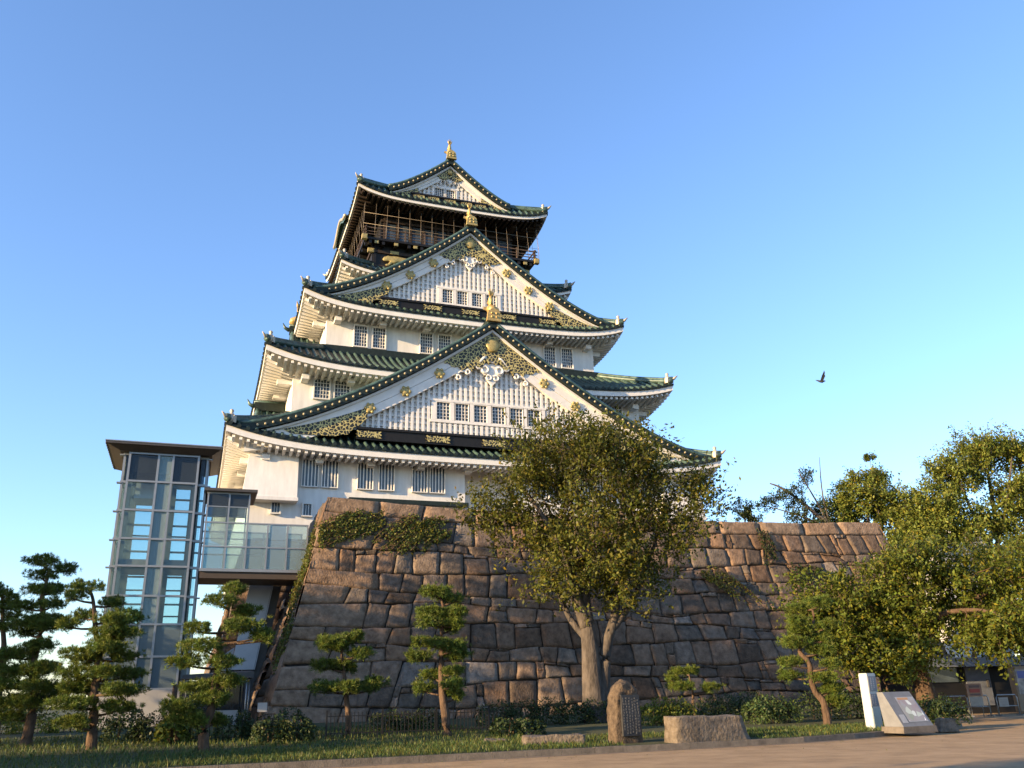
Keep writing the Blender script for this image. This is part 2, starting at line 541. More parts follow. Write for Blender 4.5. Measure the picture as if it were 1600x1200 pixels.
def stone_wall(root, part, fmap, width, height, rows, sw, seed, big_left=False, n=8, bulge=0.045, cap=None, tone=(1, 1, 1)):
    """fmap(u, h) -> (point, outward normal); irregular blocks laid in courses"""
    rs = random.Random(seed)
    V, Fc, T = [], [], []
    n = n + n % 2
    RING = rings(n)
    hs = [0.0]
    caph = 0.075 if cap else 0.0
    while hs[-1] < 1 - caph - .4 / rows:
        hs.append(hs[-1] + (1 - caph) / rows * rs.uniform(.85, 1.17))
    hs = [h * (1 - caph) / hs[-1] for h in hs]
    if cap:
        hs.append(1.0)

    def bound(k, u):
        h = hs[k]
        if 0 < k < len(hs) - (2 if cap else 1):
            h += (0.022 * sin(u * 9 + k * 2.1) + 0.016 * mnoise.noise(Vector((u * 14, k * 3.7, seed)))) * min(1, 10 / rows)
        return h

    def stone(us, hq, tn, eL=False, eR=False):
        """quad corners u: (bl, br, tr, tl), h likewise"""
        o = len(V)
        ph = rs.uniform(0, 50)
        bl = bulge * rs.uniform(.4, 1.2)
        tx, tz = rs.uniform(-.07, .07), rs.uniform(-.06, .06)
        for j in range(n + 1):
            b = -1 + 2 * j / n
            for i in range(n + 1):
                a = -1 + 2 * i / n
                a, b = RING[i], RING[j]
                a2, b2 = a, b
                edge = (eL and a < 0) or (eR and a > 0)
                aa = a2 * (1 if edge else (1 - .022 * b2 ** 10))
                bb = b2 * (1 - .022 * a2 ** 10)
                s, t = (aa + 1) / 2, (bb + 1) / 2
                u = (us[0] * (1 - s) + us[1] * s) * (1 - t) + (us[3] * (1 - s) + us[2] * s) * t
                h = (hq[0] * (1 - s) + hq[1] * s) * (1 - t) + (hq[3] * (1 - s) + hq[2] * s) * t
                wob = mnoise.noise(Vector((ph + a * 1.6, b * 1.6, seed)))
                u += (0 if edge and abs(a) > .99 else wob * .04 / width)
                h += mnoise.noise(Vector((ph + a * 1.6, b * 1.6, seed + 9))) * .04 / height
                m = max(0 if edge else abs(a2), abs(b2))
                d = bl * (1 - m ** 8) - (.17 if m > .99 else 0) + (.0 if edge else .05 * wob) + .035 * mnoise.noise(Vector((ph + a * 4, b * 4, seed))) + tx * a + tz * b
                p, nr = fmap(u, h)
                V.append(p + nr * d)
                T.append(tn)
        for j in range(n):
            for i in range(n):
                q = o + j * (n + 1) + i
                Fc.append((q, q + 1, q + n + 2, q + n + 1))

    def tone_():
        k = rs.uniform(.62, 1.32)
        w = rs.uniform(-.14, .16)
        t = [k * (1 + w) * tone[0], k * tone[1], k * (1 - w * .9) * tone[2]]
        if rs.random() < .16:
            t = [t[0] * 1.3, t[1] * 1.34, t[2] * 1.42]
        return t

    for k in range(len(hs) - 1):
        iscap = cap and k == len(hs) - 2
        u, us, jt = 0.0, [0.0], [0.0]
        first = True
        while u < 1:
            w = sw * rs.uniform(.68, 1.38) / width
            if iscap:
                w = rs.uniform(2.2, 3.9) / width
            elif big_left and first:
                w = ((3.3, 1.7, 4.4, 2.2, 1.6, 3.6, 2.4, 4.0, 1.5)[k % 9]) / width
            first = False
            u += w
            if u > 1 - .5 * sw / width:
                u = 1.0
            us.append(u)
            jt.append(0 if u >= 1 else rs.uniform(-.11, .11) / width)
        for i in range(len(us) - 1):
            a, b = us[i], us[i + 1]
            ja, jb = jt[i], jt[i + 1]
            gu, gh = .007 / width, .007 / height
            top0 = rs.uniform(-.07, .05) / height * (0 if iscap or k + 2 == len(hs) - (1 if cap else 0) else 1)
            top1 = rs.uniform(-.07, .05) / height * (0 if iscap or k + 2 == len(hs) - (1 if cap else 0) else 1)
            q = [a - ja + gu, b - jb - gu, b + jb - gu, a + ja + gu]
            if i == 0:
                q[0] = q[3] = 0
            if i == len(us) - 2:
                q[1] = q[2] = 1
            h = [bound(k, a) + gh, bound(k, b) + gh, bound(k + 1, b) - gh + top0, bound(k + 1, a) - gh + top1]
            wide = (b - a) * width
            r = rs.random()
            if not iscap and 0 < i < len(us) - 2 and r < .16 and wide > .95 * sw:
                f = rs.uniform(.68, .8)          # narrow filler beside a block
                m0, m1 = q[0] + (q[1] - q[0]) * f, q[3] + (q[2] - q[3]) * (f + rs.uniform(-.06, .06))
                hm0, hm1 = h[0] + (h[1] - h[0]) * f, h[3] + (h[2] - h[3]) * f
                stone([q[0], m0 - gu, m1 - gu, q[3]], [h[0], hm0, hm1, h[3]], tone_())
                hh0, hh1 = hm0 + (hm1 - hm0) * .5, h[1] + (h[2] - h[1]) * .45
                um, ub = (m0 + m1) / 2, (q[1] + q[2]) / 2
                stone([m0 + gu, q[1], ub, um + gu], [hm0, h[1], hh1 - gh, hh0 - gh], tone_())
                stone([um + gu, ub, q[2], m1 + gu], [hh0 + gh, hh1 + gh, h[2], hm1], tone_())
            elif not iscap and 0 < i < len(us) - 2 and r < .27:
                f = rs.uniform(.74, .84)         # flat filler above a block
                hl, hr = h[0] + (h[3] - h[0]) * f, h[1] + (h[2] - h[1]) * f
                ql, qr = q[0] + (q[3] - q[0]) * f, q[1] + (q[2] - q[1]) * f
                stone([q[0], q[1], qr, ql], [h[0], h[1], hr - gh, hl - gh], tone_())
                um = (ql + qr) / 2 + rs.uniform(-.1, .1) * (qr - ql)
                hm = (hl + hr) / 2
                stone([ql, um - gu, um - gu, q[3]], [hl + gh, hm + gh, (h[2] + h[3]) / 2, h[3]], tone_())
                stone([um + gu, qr, q[2], um + gu], [hm + gh, hr + gh, h[2], (h[2] + h[3]) / 2], tone_())
            else:
                t = tone_()
                if iscap or (big_left and i == 0):
                    t = [t[0] * .4 + 1.12, t[1] * .4 + 1.06, t[2] * .4 + .96]  # corner and coping blocks paler tan, with sunlight on the corner put into the tint
                stone(q, h, t, i == 0, i == len(us) - 2)
    # dark backing behind the joints
    o = len(V)
    nu, nh = 24, 10
    for j in range(nh + 1):
        for i in range(nu + 1):
            p, nr = fmap(i / nu, j / nh)
            V.append(p - nr * .16)
            T.append((.3, .3, .3))
    back = len(Fc)
    for j in range(nh):
        for i in range(nu):
            q = o + j * (nu + 1) + i
            Fc.append((q, q + 1, q + nu + 2, q + nu + 1))
    me = bpy.data.meshes.new(part)
    me.from_pydata([tuple(v) for v in V], [], Fc)
    me.materials.append(STONE)
    me.materials.append(STONEDARK)
    mi = [0] * back + [1] * (len(Fc) - back)
    me.polygons.foreach_set('material_index', mi)
    me.polygons.foreach_set('use_smooth', [True] * len(Fc))
    ca = me.color_attributes.new('tint', 'FLOAT_COLOR', 'POINT')
    ca.data.foreach_set('color', np.concatenate([np.array(T), np.ones((len(T), 1))], 1).reshape(-1).astype(np.float32))
    ob = bpy.data.objects.new(part, me)
    COL.objects.link(ob)
    ob.parent = root
    return ob


XL, XR, YT = -14.2, 25.2, -33.0     # top corners of the front stone base


def top_z(u):
    return 12.22 + .45 * (max(0, .32 - u) / .32) ** 1.7 + .5 * (max(0, u - .55) / .45) ** 1.8


def bat(z, ztop):                    # how far the face leans out below its top
    t = max(0.0, (ztop - z) / ztop)
    return 2.65 * t + .45 * t * t


def f_front(u, h):
    zt = top_z(min(1, max(0, u)))
    z = .25 + (zt - .25) * h
    b = bat(z, zt)
    x = (XL - b) * (1 - u) + (XR + b) * u
    return Vector((x, YT - b, z)), Vector((0, -.97, .22))


def f_left(u, h):                    # u runs from the back to the front corner
    zt = top_z(0) - .25 * (1 - u)
    z = .25 + (zt - .25) * h
    b = bat(z, zt)
    y = -26.0 * (1 - u) + (YT - b) * u
    return Vector((XL - b, y, z)), Vector((-.97, 0, .22))


def f_right(u, h):
    zt = top_z(1)
    z = .25 + (zt - .25) * h
    b = bat(z, zt)
    y = (YT - b) * (1 - u) + -15 * u
    return Vector((XR + b, y, z)), Vector((.97, 0, .22))


root = thing('stone_base_wall', 'long battered wall of fitted brown stone blocks in front of the castle, ivy at its top left', 'stone wall', C0, PSI)
ob = stone_wall(root, 'front_face', f_front, 41.5, 12.2, 11, 1.32, 3, True, cap=True)
stone_wall(root, 'side_face', f_left, 7, 12.5, 9, 1.6, 5)
stone_wall(root, 'side_face', f_right, 18, 12.5, 9, 1.7, 6)
g = MB()
g.grid([[(x, y, 11.9) for x in np.linspace(XL + .1, XR - .1, 12)] for y in np.linspace(YT + .15, -15, 6)])
g.build('terrace', PAVEGREY, root)
root.name = 'stone_base_wall'


def f_main(u, h):
    z = .2 + 12.1 * h
    b = 4.0 * (1 - h) + .6 * (1 - h) ** 2
    return Vector(((-17.4 - b * .66) * (1 - u) + (18 + b) * u, -20.4 - b, z)), Vector((0, -.95, .3))


def f_main_l(u, h):
    z = .2 + 12.1 * h
    b = 4.0 * (1 - h) + .6 * (1 - h) ** 2
    return Vector((-17.4 - b * .66, 20 * (1 - u) + (-20.4 - b) * u, z)), Vector((-.95, 0, .3))


root = thing('castle_base_wall', 'shaded high stone base under the white castle, behind the glass bridge', 'stone wall', C0, PSI)
stone_wall(root, 'front_face', f_main, 38, 13.3, 10, 1.6, 12, n=5)
stone_wall(root, 'side_face', f_main_l, 42, 13.3, 9, 2.4, 13, n=4)
g = MB()
g.grid([[(x, y, 12.26) for x in (-17.5, 18)] for y in (-20.5, 20)])
g.build('terrace', PAVEGREY, root)


def f_mid(u, h):
    z = .3 + 7.6 * h
    x0 = -15.15 - 2.35 * (1 - h) - .25 * (1 - h) ** 2
    return Vector((x0 * (1 - u) + -13 * u, -29.4 - 1.2 * (1 - h), z)), Vector((0, -.97, .22))


def f_mid_l(u, h):
    z = .3 + 7.6 * h
    x0 = -15.15 - 2.35 * (1 - h) - .25 * (1 - h) ** 2
    return Vector((x0, -22 * (1 - u) + (-29.4 - 1.2 * (1 - h)) * u, z)), Vector((-.96, 0, .27))


root = thing('stone_buttress', 'rough narrow stone wall in the gap between the ivy corner and the sloping metal shaft', 'stone wall', C0, PSI)
stone_wall(root, 'front_face', f_mid, 4, 8, 9, .8, 22, bulge=.16)
stone_wall(root, 'side_face', f_mid_l, 7, 8, 9, .8, 23, bulge=.2)
g = MB()
g.box(-15.15, -13, -29.3, -22, 7.75, 7.95)
g.build('top_slab', KERB, root)
# ------------------------------------------------------------------ castle
castle = thing('castle_tower', 'tall white castle keep with tiers of green tiled roofs and gilt gables', 'castle', C0, PSI)
SIDES = ['front', 'left', 'right', 'back']


def side_map(s):
    return {'front': lambda c, d, z: Vector((c, -d, z)), 'back': lambda c, d, z: Vector((-c, d, z)),
            'left': lambda c, d, z: Vector((-d, -c, z)), 'right': lambda c, d, z: Vector((d, c, z))}[s]


def eave_z(t, zm, zc):
    return zm + (zc - zm) * (.15 * t ** 2 + .85 * t ** 5.5)


def hip_roof(ho, ao, zm, zc, hi, ai, zi, white_depth=.42, over=2.2, rib=.6, dark=False, zsof=None):
    """skirt roof: tiled slopes, white eave boards, soffit with rafters, corner ornaments"""
    tile, fas, sof = MB(), MB(), MB()

    def surf(Lo, Li, do, di, c, v):
        L = Lo + (Li - Lo) * v
        t = min(1, abs(c) / L)
        s = v * (.72 + .28 * v)
        return (eave_z(t, zm, zc) * (1 - s) + zi * s) , do + (di - do) * v

    for sd in SIDES:
        mp = side_map(sd)
        Lo, Li, do, di = (ho, hi, ao, ai) if sd in ('front', 'back') else (ao, ai, ho, hi)
        # tiled slope
        nu, nv = 40, 6
        rows = []
        for j in range(nv + 1):
            v = j / nv
            L = Lo + (Li - Lo) * v
            row = []
            for i in range(nu + 1):
                tt = -1 + 2 * i / nu
                z, d = surf(Lo, Li, do, di, tt * L, v)
                row.append(mp(tt * L, d, z))
            rows.append(row)
        tile.grid(rows, 1)  # sheet darker than the ribs, so the shade between them is in the colour
        if sd == 'back':
            continue
        # round tile ribs running down the slope
        nr = int(2 * Lo / rib)
        for k in range(nr):
            c = -Lo + (k + .5) * 2 * Lo / nr
            vm = min(1, (Lo - abs(c)) / (Lo - Li)) if Lo > Li else 1
            if vm < .03:
                continue
            m = 6
            ring = []
            for j in range(m + 1):
                v = -.012 + (vm + .012) * j / m
                z, d = surf(Lo, Li, do, di, c, max(0, v))
                if j == 0:
                    d = do + .06
                ring.append([mp(c + a, d, z + b) for a, b in ((-.15, -.02), (-.10, .12), (0, .17), (.10, .12), (.15, -.02))])
            vs = [p for r in ring for p in r]
            fs = [(j * 5 + i, j * 5 + i + 1, (j + 1) * 5 + i + 1, (j + 1) * 5 + i) for j in range(m) for i in range(4)]
            tile.add(vs, fs, 0, True)
            # round end cap
            z, d = surf(Lo, Li, do, di, c, 0)
            q = 8
            vs = [mp(c + .15 * cos(2 * pi * i / q), do + .09, z + .03 + .15 * sin(2 * pi * i / q)) for i in range(q)]
            vs += [mp(c + .15 * cos(2 * pi * i / q), do - .02, z + .03 + .15 * sin(2 * pi * i / q)) for i in range(q)]
            tile.add(vs, [tuple(range(q))] + [(i, (i + 1) % q, q + (i + 1) % q, q + i) for i in range(q)], 1)
        # eave boards: dark tile lip, white fascia stepping in
        n = 48

        def band(mb, d0, d1, z0, z1, mi):
            r0 = []
            for i in range(n + 1):
                t = -1 + 2 * i / n
                e = eave_z(abs(t), zm, zc)
                pts = []
                for (d, z) in ((d0, z1), (d0, z0), (d1, z0)):
                    pts.append(mp(t * (Lo - (do - d)), d, e + z))
                r0.append(pts)
            mb.grid(r0, mi)
        band(fas, do + .03, do - .30, -.16, .0, 1)
        band(fas, do - .06, do - .42, -.16 - white_depth, -.16, 0)
        # soffit boards and rafters
        zw = (zsof if zsof is not None else zm - .35)
        ov = over + .25
        rr = []
        for i in range(n + 1):
            t = -1 + 2 * i / n
            e = eave_z(abs(t), zm, zc) - .16 - white_depth
            cw = max(-(Lo - ov), min(Lo - ov, t * Lo)) if False else t * (Lo - ov)
            rr.append([mp(t * (Lo - .45), do - .45, e), mp(cw, do - ov, zw)])
        sof.grid(rr, 0)
        step = .5
        nrf = int(2 * (Lo - .6) / step)
        for k in range(nrf + 1):
            c = -(Lo - .6) + k * 2 * (Lo - .6) / nrf
            t = abs(c) / Lo
            e = eave_z(t, zm, zc) - .16 - white_depth
            # rafters run straight in from the eave and stop at the hip line
            depth = min(ov, max(.5, (Lo - abs(c)) + .05))
            f = depth / ov
            ze = e * (1 - f) + zw * f if abs(c) > Lo - ov else zw
            a, b = mp(c, do - .22, e - .12), mp(c, do - depth, ze - .13)
            sof.beam(a, b, .2, .22, 1)
        # bracket beam against the wall
        nb = int(2 * (Lo - ov) / 3.6)
        for k in range(nb + 1):
            c = -(Lo - ov - .7) + k * 2 * (Lo - ov - .7) / nb
            sof.beam(mp(c, do - 1.25, zw - .34), mp(c, do - ov, zw - .34), .55, .4, 1)
    # hip ridges with corner ornaments
    hips = []
    for sx in (-1, 1):
        for sy in (-1, 1):
            rd = MB()
            hips.append(rd)
            pts = []
            for j in range(9):
                v = j / 8
                s = v * (.72 + .28 * v)
                pts.append(Vector((sx * (ho + (hi - ho) * v), sy * (ao + (ai - ao) * v), zc * (1 - s) + zi * s + .18)))
            pts[0].z += .12
            rd.tube(pts, [.26] * 9, 6, 0)
            rd.tube([p + Vector((0, 0, .22)) for p in pts], [.15] * 9, 6, 0)
    roof = tile.build('roof', [TILE, TILEDARK], castle)
    f = fas.build('eave_board', [WOODWHITE, TILEDARK], roof)
    s = sof.build('soffit', [LACQUER if dark else PLASTER, DARKWOOD if dark else WOODWHITE], roof)
    for rd in hips:
        rd.build('hip_ridge', TILE, roof)
    return roof


def corner_ornament_mesh():
    m = MB()
    m.lathe([(.30, -.25), (.33, .0), (.25, .24), (.15, .40), (.10, .46), (.15, .55), (.15, .64), (.08, .72), (.02, .75)], n=10)
    m.box(-.36, .36, -.12, .12, -.3, .2)
    m.tube([(0, -.2, .05), (0, -.62, .1), (0, -.95, .32)], [.16, .13, .03], 6)
    return m


def corner_ornaments(roof, ho, ao, zc, first=[]):
    for k, (sx, sy) in enumerate(((-1, -1), (1, -1), (-1, 1))):
        loc = (sx * (ho - .35), sy * (ao - .35), zc + .35)
        rz = math.atan2(sx, -sy)
        if not first:
            o = corner_ornament_mesh().build('corner_ornament', BRONZE, roof, loc, rz)
            first.append(o)
        else:
            copy_to(first[0], roof, loc, rz)


ROOFS = [  # ho, ao, zm, zc, hi, ai, zi
    (20.0, 22.0, 18.75, 20.0, 15.2, 17.0, 22.2),
    (17.6, 19.35, 26.1, 27.4, 12.4, 14.0, 29.35),
    (14.75, 16.2, 32.82, 34.05, 10.0, 11.4, 36.6),
    (11.3, 12.4, 38.2, 39.15, 7.9, 8.7, 40.6),
    (9.8, 10.8, 47.42, 48.4, 6.0, 9.2, 49.0)]
roofs = []
for i, r in enumerate(ROOFS):
    roof = hip_roof(*r, white_depth=.45 if i < 3 else .3, over=(2.0, 2.3, 2.2, 1.7, 2.3)[i], dark=(i == 4),
                    zsof=(18.35, 25.7, 32.35, 38.0, 47.3)[i])
    corner_ornaments(roof, r[0], r[1], r[3])
    roofs.append(roof)

# ---- walls, one mesh per storey
def walls(boxes, m=PLASTER):
    mb = MB()
    for b in boxes:
        mb.box(*b)
    return mb.build('storey_wall', m, castle)


st1 = walls([(-18.0, -2.05, -20.0, 20, 12.25, 18.6), (-2.05, 2.05, -18.6, 20, 12.25, 18.6), (2.05, 18.0, -20.0, 20, 12.25, 18.6)])
st2 = walls([(-15.2, 15.2, -17.0, 17, 22.0, 25.9)])
st3 = walls([(-12.45, 12.45, -14.0, 14, 29.4, 32.55)])
st4 = walls([(-9.9, 9.9, -10.9, 10.9, 36.0, 38.1)])
# ridge of stacked tiles at each roof top, added to draw the dark shadow there
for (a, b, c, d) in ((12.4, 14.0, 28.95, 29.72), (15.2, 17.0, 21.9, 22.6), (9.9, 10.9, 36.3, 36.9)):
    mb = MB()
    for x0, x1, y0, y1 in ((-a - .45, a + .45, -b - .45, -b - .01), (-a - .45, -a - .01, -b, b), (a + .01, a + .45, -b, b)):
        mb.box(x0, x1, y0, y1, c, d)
    mb.build('shade_ridge', TILEDARK, castle)
# flared stone-dropping bay at the left corner, with its sill
mb = MB()
mb.hexa([(-18.5, -21.05, 15.1), (-14.75, -21.05, 15.1), (-14.75, -19.9, 15.1), (-18.5, -19.9, 15.1),
         (-18.15, -20.5, 18.45), (-14.75, -20.5, 18.45), (-14.75, -19.9, 18.45), (-18.15, -19.9, 18.45)])
mb.box(-18.58, -14.68, -21.1, -19.9, 14.86, 15.1)
mb.build('projecting_bay', PLASTER, castle)
mb = MB()
mb.hexa([(14.75, -21.05, 15.1), (18.5, -21.05, 15.1), (18.5, -19.9, 15.1), (14.75, -19.9, 15.1),
         (14.75, -20.5, 18.45), (18.15, -20.5, 18.45), (18.15, -19.9, 18.45), (14.75, -19.9, 18.45)])
mb.box(14.68, 18.58, -21.1, -19.9, 14.86, 15.1)
mb.build('projecting_bay', PLASTER, castle)
mb = MB()
mb.box(-11, -1.9, -20.5, -20.0, 15.15, 15.45)
mb.build('wall_ledge', TILEDARK, castle)


# ---- windows
def window_bars(w, h, n):
    """tall opening closed by upright white bars"""
    m = MB()
    m.box(-w / 2, w / 2, -.02, .02, -h / 2, h / 2, 0)
    for k in range(n):
        x = -w / 2 + (k + .75) * w / (n + .5)
        m.box(x - .042, x + .042, -.08, -.03, -h / 2, h / 2, 1)
    frame(m, w, h, .06)
    return m


def frame(m, w, h, t=.12):
    m.box(-w / 2 - t, -w / 2, -.2, .02, -h / 2 - t, h / 2 + t, 1)
    m.box(w / 2, w / 2 + t, -.2, .02, -h / 2 - t, h / 2 + t, 1)
    m.box(-w / 2, w / 2, -.2, .02, -h / 2 - t, -h / 2, 1)
    m.box(-w / 2, w / 2, -.2, .02, h / 2, h / 2 + t, 1)


def window_grid(w, h, nx, nz):
    m = MB()
    m.box(-w / 2, w / 2, -.02, .02, -h / 2, h / 2, 0)
    for k in range(1, nx):
        x = -w / 2 + k * w / nx
        m.box(x - .02, x + .02, -.10, -.03, -h / 2, h / 2, 1)
    for k in range(1, nz):
        z = -h / 2 + k * h / nz
        m.box(-w / 2, w / 2, -.085, -.035, z - .02, z + .02, 1)
    frame(m, w, h, .1)
    return m


def place_windows(parent, mesh, spots, y):
    o = None
    for x, z in spots:
        if o is None:
            o = mesh.build('window', [WINGLASS, WOODWHITE], parent, (x, y, z))
        else:
            copy_to(o, parent, (x, y, z))
    return o


place_windows(st1, window_bars(1.1, 2.0, 4), [(x, 17.18) for x in (-13.83, -12.4, -9.8, -8.2, -5.66, -4.28, 4.28, 5.66, 8.2, 9.8, 12.4, 13.83)], -20.04)
place_windows(st1, window_grid(.55, .8, 3, 1), [(-13.9, 14.45), (-16.1, 14.55)], -20.04)
place_windows(st2, window_grid(1.15, 1.6, 5, 5), [(x, 24.78) for x in (-12.95, -11.35, 11.2, 12.8)], -17.04)
place_windows(st3, window_grid(1.05, 1.86, 5, 6), [(x, 30.9) for x in (-9.55, -7.95, -3.75, -2.1, 2.1, 3.75, 7.95, 9.68)], -14.04)


# ---- gables
def gable(yf, yb, hw, zb, zp, k, face_in, board, lat_zb, wins, beam, beam_hw, dots, crest_t, fin=1.0, gold=True, wsize=(1.15, 1.5)):
    def prof(x):
        return zb + (zp - zb) * max(0, 1 - abs(x) / hw) ** k

    def nrm2(x, sgn):
        dx = .01
        dz = prof(abs(x) + dx) - prof(max(0, abs(x) - dx))
        v = Vector((-dz * sgn, 2 * dx))
        return v.normalized()
    root = MB()
    n = 26
    # tiled slopes with ribs
    for sg in (-1, 1):
        rows = []
        for j in range(n + 1):
            x = hw * j / n
            rows.append([(sg * x, y, prof(x)) for y in np.linspace(yf, yb, 4)])
        root.grid(rows, 0)
        nr = int((yb - yf) / .6)
        for q in range(nr):
            y = yf + .75 + q * .6
            pts = [Vector((sg * hw * j / 12, y, prof(hw * j / 12) + .05)) for j in range(13)]
            root.tube(pts, [.13] * 13, 5, 0, cap=False)
        # heavy rolled tile rows along the verge
        for (dy, dz, r, mi) in ((.10, .22, .17, 0), (.50, .25, .2, 0), (.92, .16, .17, 0)):
            pts = [Vector((sg * hw * j / 20, yf + dy, prof(hw * j / 20) + dz)) for j in range(21)]
            root.tube(pts, [r] * 21, 6, mi)
        # dark tile edge face under the verge
        rows = [[(sg * hw * j / n, yf - .03, prof(hw * j / n) + .12), (sg * hw * j / n, yf - .03, prof(hw * j / n) - .38),
                 (sg * hw * j / n, yf + .75, prof(hw * j / n) - .38)] for j in range(n + 1)]
        root.grid(rows, 1)
    # ridge
    rp = [(0, yf - .1, zp + .3), (0, yb, zp + .3)]
    root.beam(rp[0], rp[1], .62, .7, 1)
    root.tube([(0, yf - .12, zp + .72), (0, yb, zp + .72)], .2, 6, 0)
    # round gilt tile ends along the verge
    e = root
    sl, x = 0, 0.35
    while x < hw * .93:
        for sg in (-1, 1):
            nz = nrm2(x, sg)
            e.lathe([(.085, -.05), (.095, .05), (.05, .09)], n=8, mi=2)
            # the disc lies in the gable plane: turn the last 24 verts
            base = len(e.v) - 24
            for q in range(base, len(e.v)):
                vx, vy, vz = e.v[q]
                e.v[q] = (sg * x + vx, yf - .06 - vz, prof(x) - .12 + vy)
        slope = (prof(x + .05) - prof(x - .05)) / .1
        x += .56 / math.sqrt(1 + slope * slope)
    g = root.build('gable', [TILE, TILEDARK, TILEEND], castle)
    # white barge boards
    b = MB()
    for sg in (-1, 1):
        for (o0, o1, dy0, dy1) in ((.44, .66, .24, .8), (.66, .66 + board * .5, .42, .8), (.66 + board * .5 + .03, .66 + board, .45, .8)):
            rows = []
            for j in range(n + 1):
                x = hw * .97 * j / n
                w = 1 - .30 * (j / n)
                t0, t1 = prof(x) - .40 - (o0 - .40) * w, prof(x) - .40 - (o1 - .40) * w
                rows.append([(sg * x, yf + dy1, t0), (sg * x, yf + dy0, t0), (sg * x, yf + dy0, t1), (sg * x, yf + dy1, t1)])
            b.grid(rows)
    b.build('barge_board', WOODWHITE, g)

    def under(x, extra=0.0):
        w = 1 - .30 * (abs(x) / (hw * .97))
        return prof(x) - .40 - (.26 + board) * w - extra
    # recessed face: backing and upright lattice
    yl = yf + face_in
    fm = MB()
    xb = hw
    xx = np.linspace(-hw, hw, 61)
    top = [max(lat_zb, under(x) + .3) for x in xx]
    fm.grid([[(x, yl, lat_zb - .2) for x in xx], [(x, yl, t) for x, t in zip(xx, top)]], 0)
    fm.f = [tuple(reversed(f)) for f in fm.f]
    wx0, wx1, wz0, wz1 = wins[0], wins[1], wins[2], wins[3]
    x = -hw
    step = .43
    nst = int(hw / step)
    for q in range(-nst, nst + 1):
        x = q * step
        t = under(x) + .15
        if t < lat_zb + .15:
            continue
        segs = [(lat_zb, t)]
        if wx0 - .1 < x < wx1 + .1:
            segs = [(lat_zb, min(t, wz0 - .1)), (wz1 + .1, t)]
        for z0, z1 in segs:
            if z1 - z0 > .1:
                fm.box(x - .10, x + .10, yl - .22, yl - .01, z0, z1)
    z = lat_zb + .3
    while z < zp - 2:
        # width available at this height
        xm = max([xv for xv in np.linspace(0, hw, 80) if under(xv) > z] + [0])
        if xm > .4:
            if wz0 - .1 < z < wz1 + .1:
                for a, c in ((-xm, wx0 - .1), (wx1 + .1, xm)):
                    if c - a > .1:
                        fm.box(a, c, yl - .11, yl - .015, z - .08, z + .08)
            else:
                fm.box(-xm, xm, yl - .11, yl - .015, z - .08, z + .08)
        z += .43
    # rails framing the window band
    fm.box(wx0 - .3, wx1 + .3, yl - .28, yl - .012, wz1 + .02, wz1 + .2)
    fm.box(wx0 - .3, wx1 + .3, yl - .28, yl - .012, wz0 - .2, wz0 - .02)
    nw = wins[4]
    pitch = (wx1 - wx0) / nw
    for q in range(nw + 1):
        xq = wx0 + q * pitch
        fm.box(xq - (pitch - wsize[0]) / 2, xq + (pitch - wsize[0]) / 2, yl - .26, yl - .013, wz0, wz1)
    fm.build('lattice_face', PLASTER, g)
    place_windows(g, window_grid(wsize[0] - .06, wz1 - wz0 - .1, 4, 5), [(wx0 + (q + .5) * pitch, (wz0 + wz1) / 2) for q in range(nw)], yl - .06)
    # black sill beam with gilt fittings
    z0, z1 = beam
    m = MB()
    m.box(-beam_hw, beam_hw, yl - .5, yl - .02, z0, z1)
    m.box(-beam_hw + .1, beam_hw - .1, yl - .62, yl - .3, z1 - .12, z1 + .06)
    m.build('sill_beam', LACQUER, g)
    f = None
    hB = (z1 - z0) * .31
    for xq in (-beam_hw + .9, -beam_hw * .42, 0, beam_hw * .42, beam_hw - .9):
        if f is None:
            m = MB()
            L = hB * 3.6
            m.prism([(-L, -hB), (-L * .8, -hB * .4), (-L, 0), (-L * .8, hB * .4), (-L, hB), (-L * .4, hB * .8), (0, hB), (L * .4, hB * .8), (L, hB),
                     (L * .8, hB * .4), (L, 0), (L * .8, -hB * .4), (L, -hB), (L * .4, -hB * .8), (0, -hB), (-L * .4, -hB * .8)][::-1], -.06, 0)
            f = m.build('beam_fitting', FILI, g, (xq, yl - .52, (z0 + z1) / 2 - .05))
        else:
            copy_to(f, g, (xq, yl - .52, (z0 + z1) / 2 - .05))
    # gilt filigree: apex chevron and lower corners
    m = MB()
    xa = hw * .21
    N = 14
    for sg in (-1, 1):
        rows = []
        for j in range(N + 1):
            x = xa * j / N
            t0 = prof(x) - .70
            fl = max(.08, (1 - (j / N) ** 2.2)) * (1 + .12 * sin(j * 2.3))
            t1 = t0 - (board * 1.35) * fl
            rows.append([(sg * x, yf + .5, t0), (sg * x, yf + .36, t0), (sg * x, yf + .36, t1), (sg * x, yf + .5, t1)])
        m.grid(rows)
    m.build('apex_filigree', FILI, g)
    for sg in (-1, 1):
        m = MB()
        rows = []
        for j in range(N + 1):
            x = hw * (.52 + .34 * j / N)
            t0 = prof(x) - .62 - (1 - j / N) * board * .42
            t1 = max(z0 + .05, t0 - board * .95 * (sin(pi * min(1, (j / N) * 1.0 + .12)) ** .7 + .08 * sin(j * 2.7)))
            if t1 > t0 - .03:
                t1 = t0 - .03
            rows.append([(sg * x, yf + .5, t0), (sg * x, yf + .37, t0), (sg * x, yf + .37, t1), (sg * x, yf + .5, t1)])
        m.grid(rows)
        m.build('corner_filigree', FILI, g)
    # crest discs on the boards
    o = None
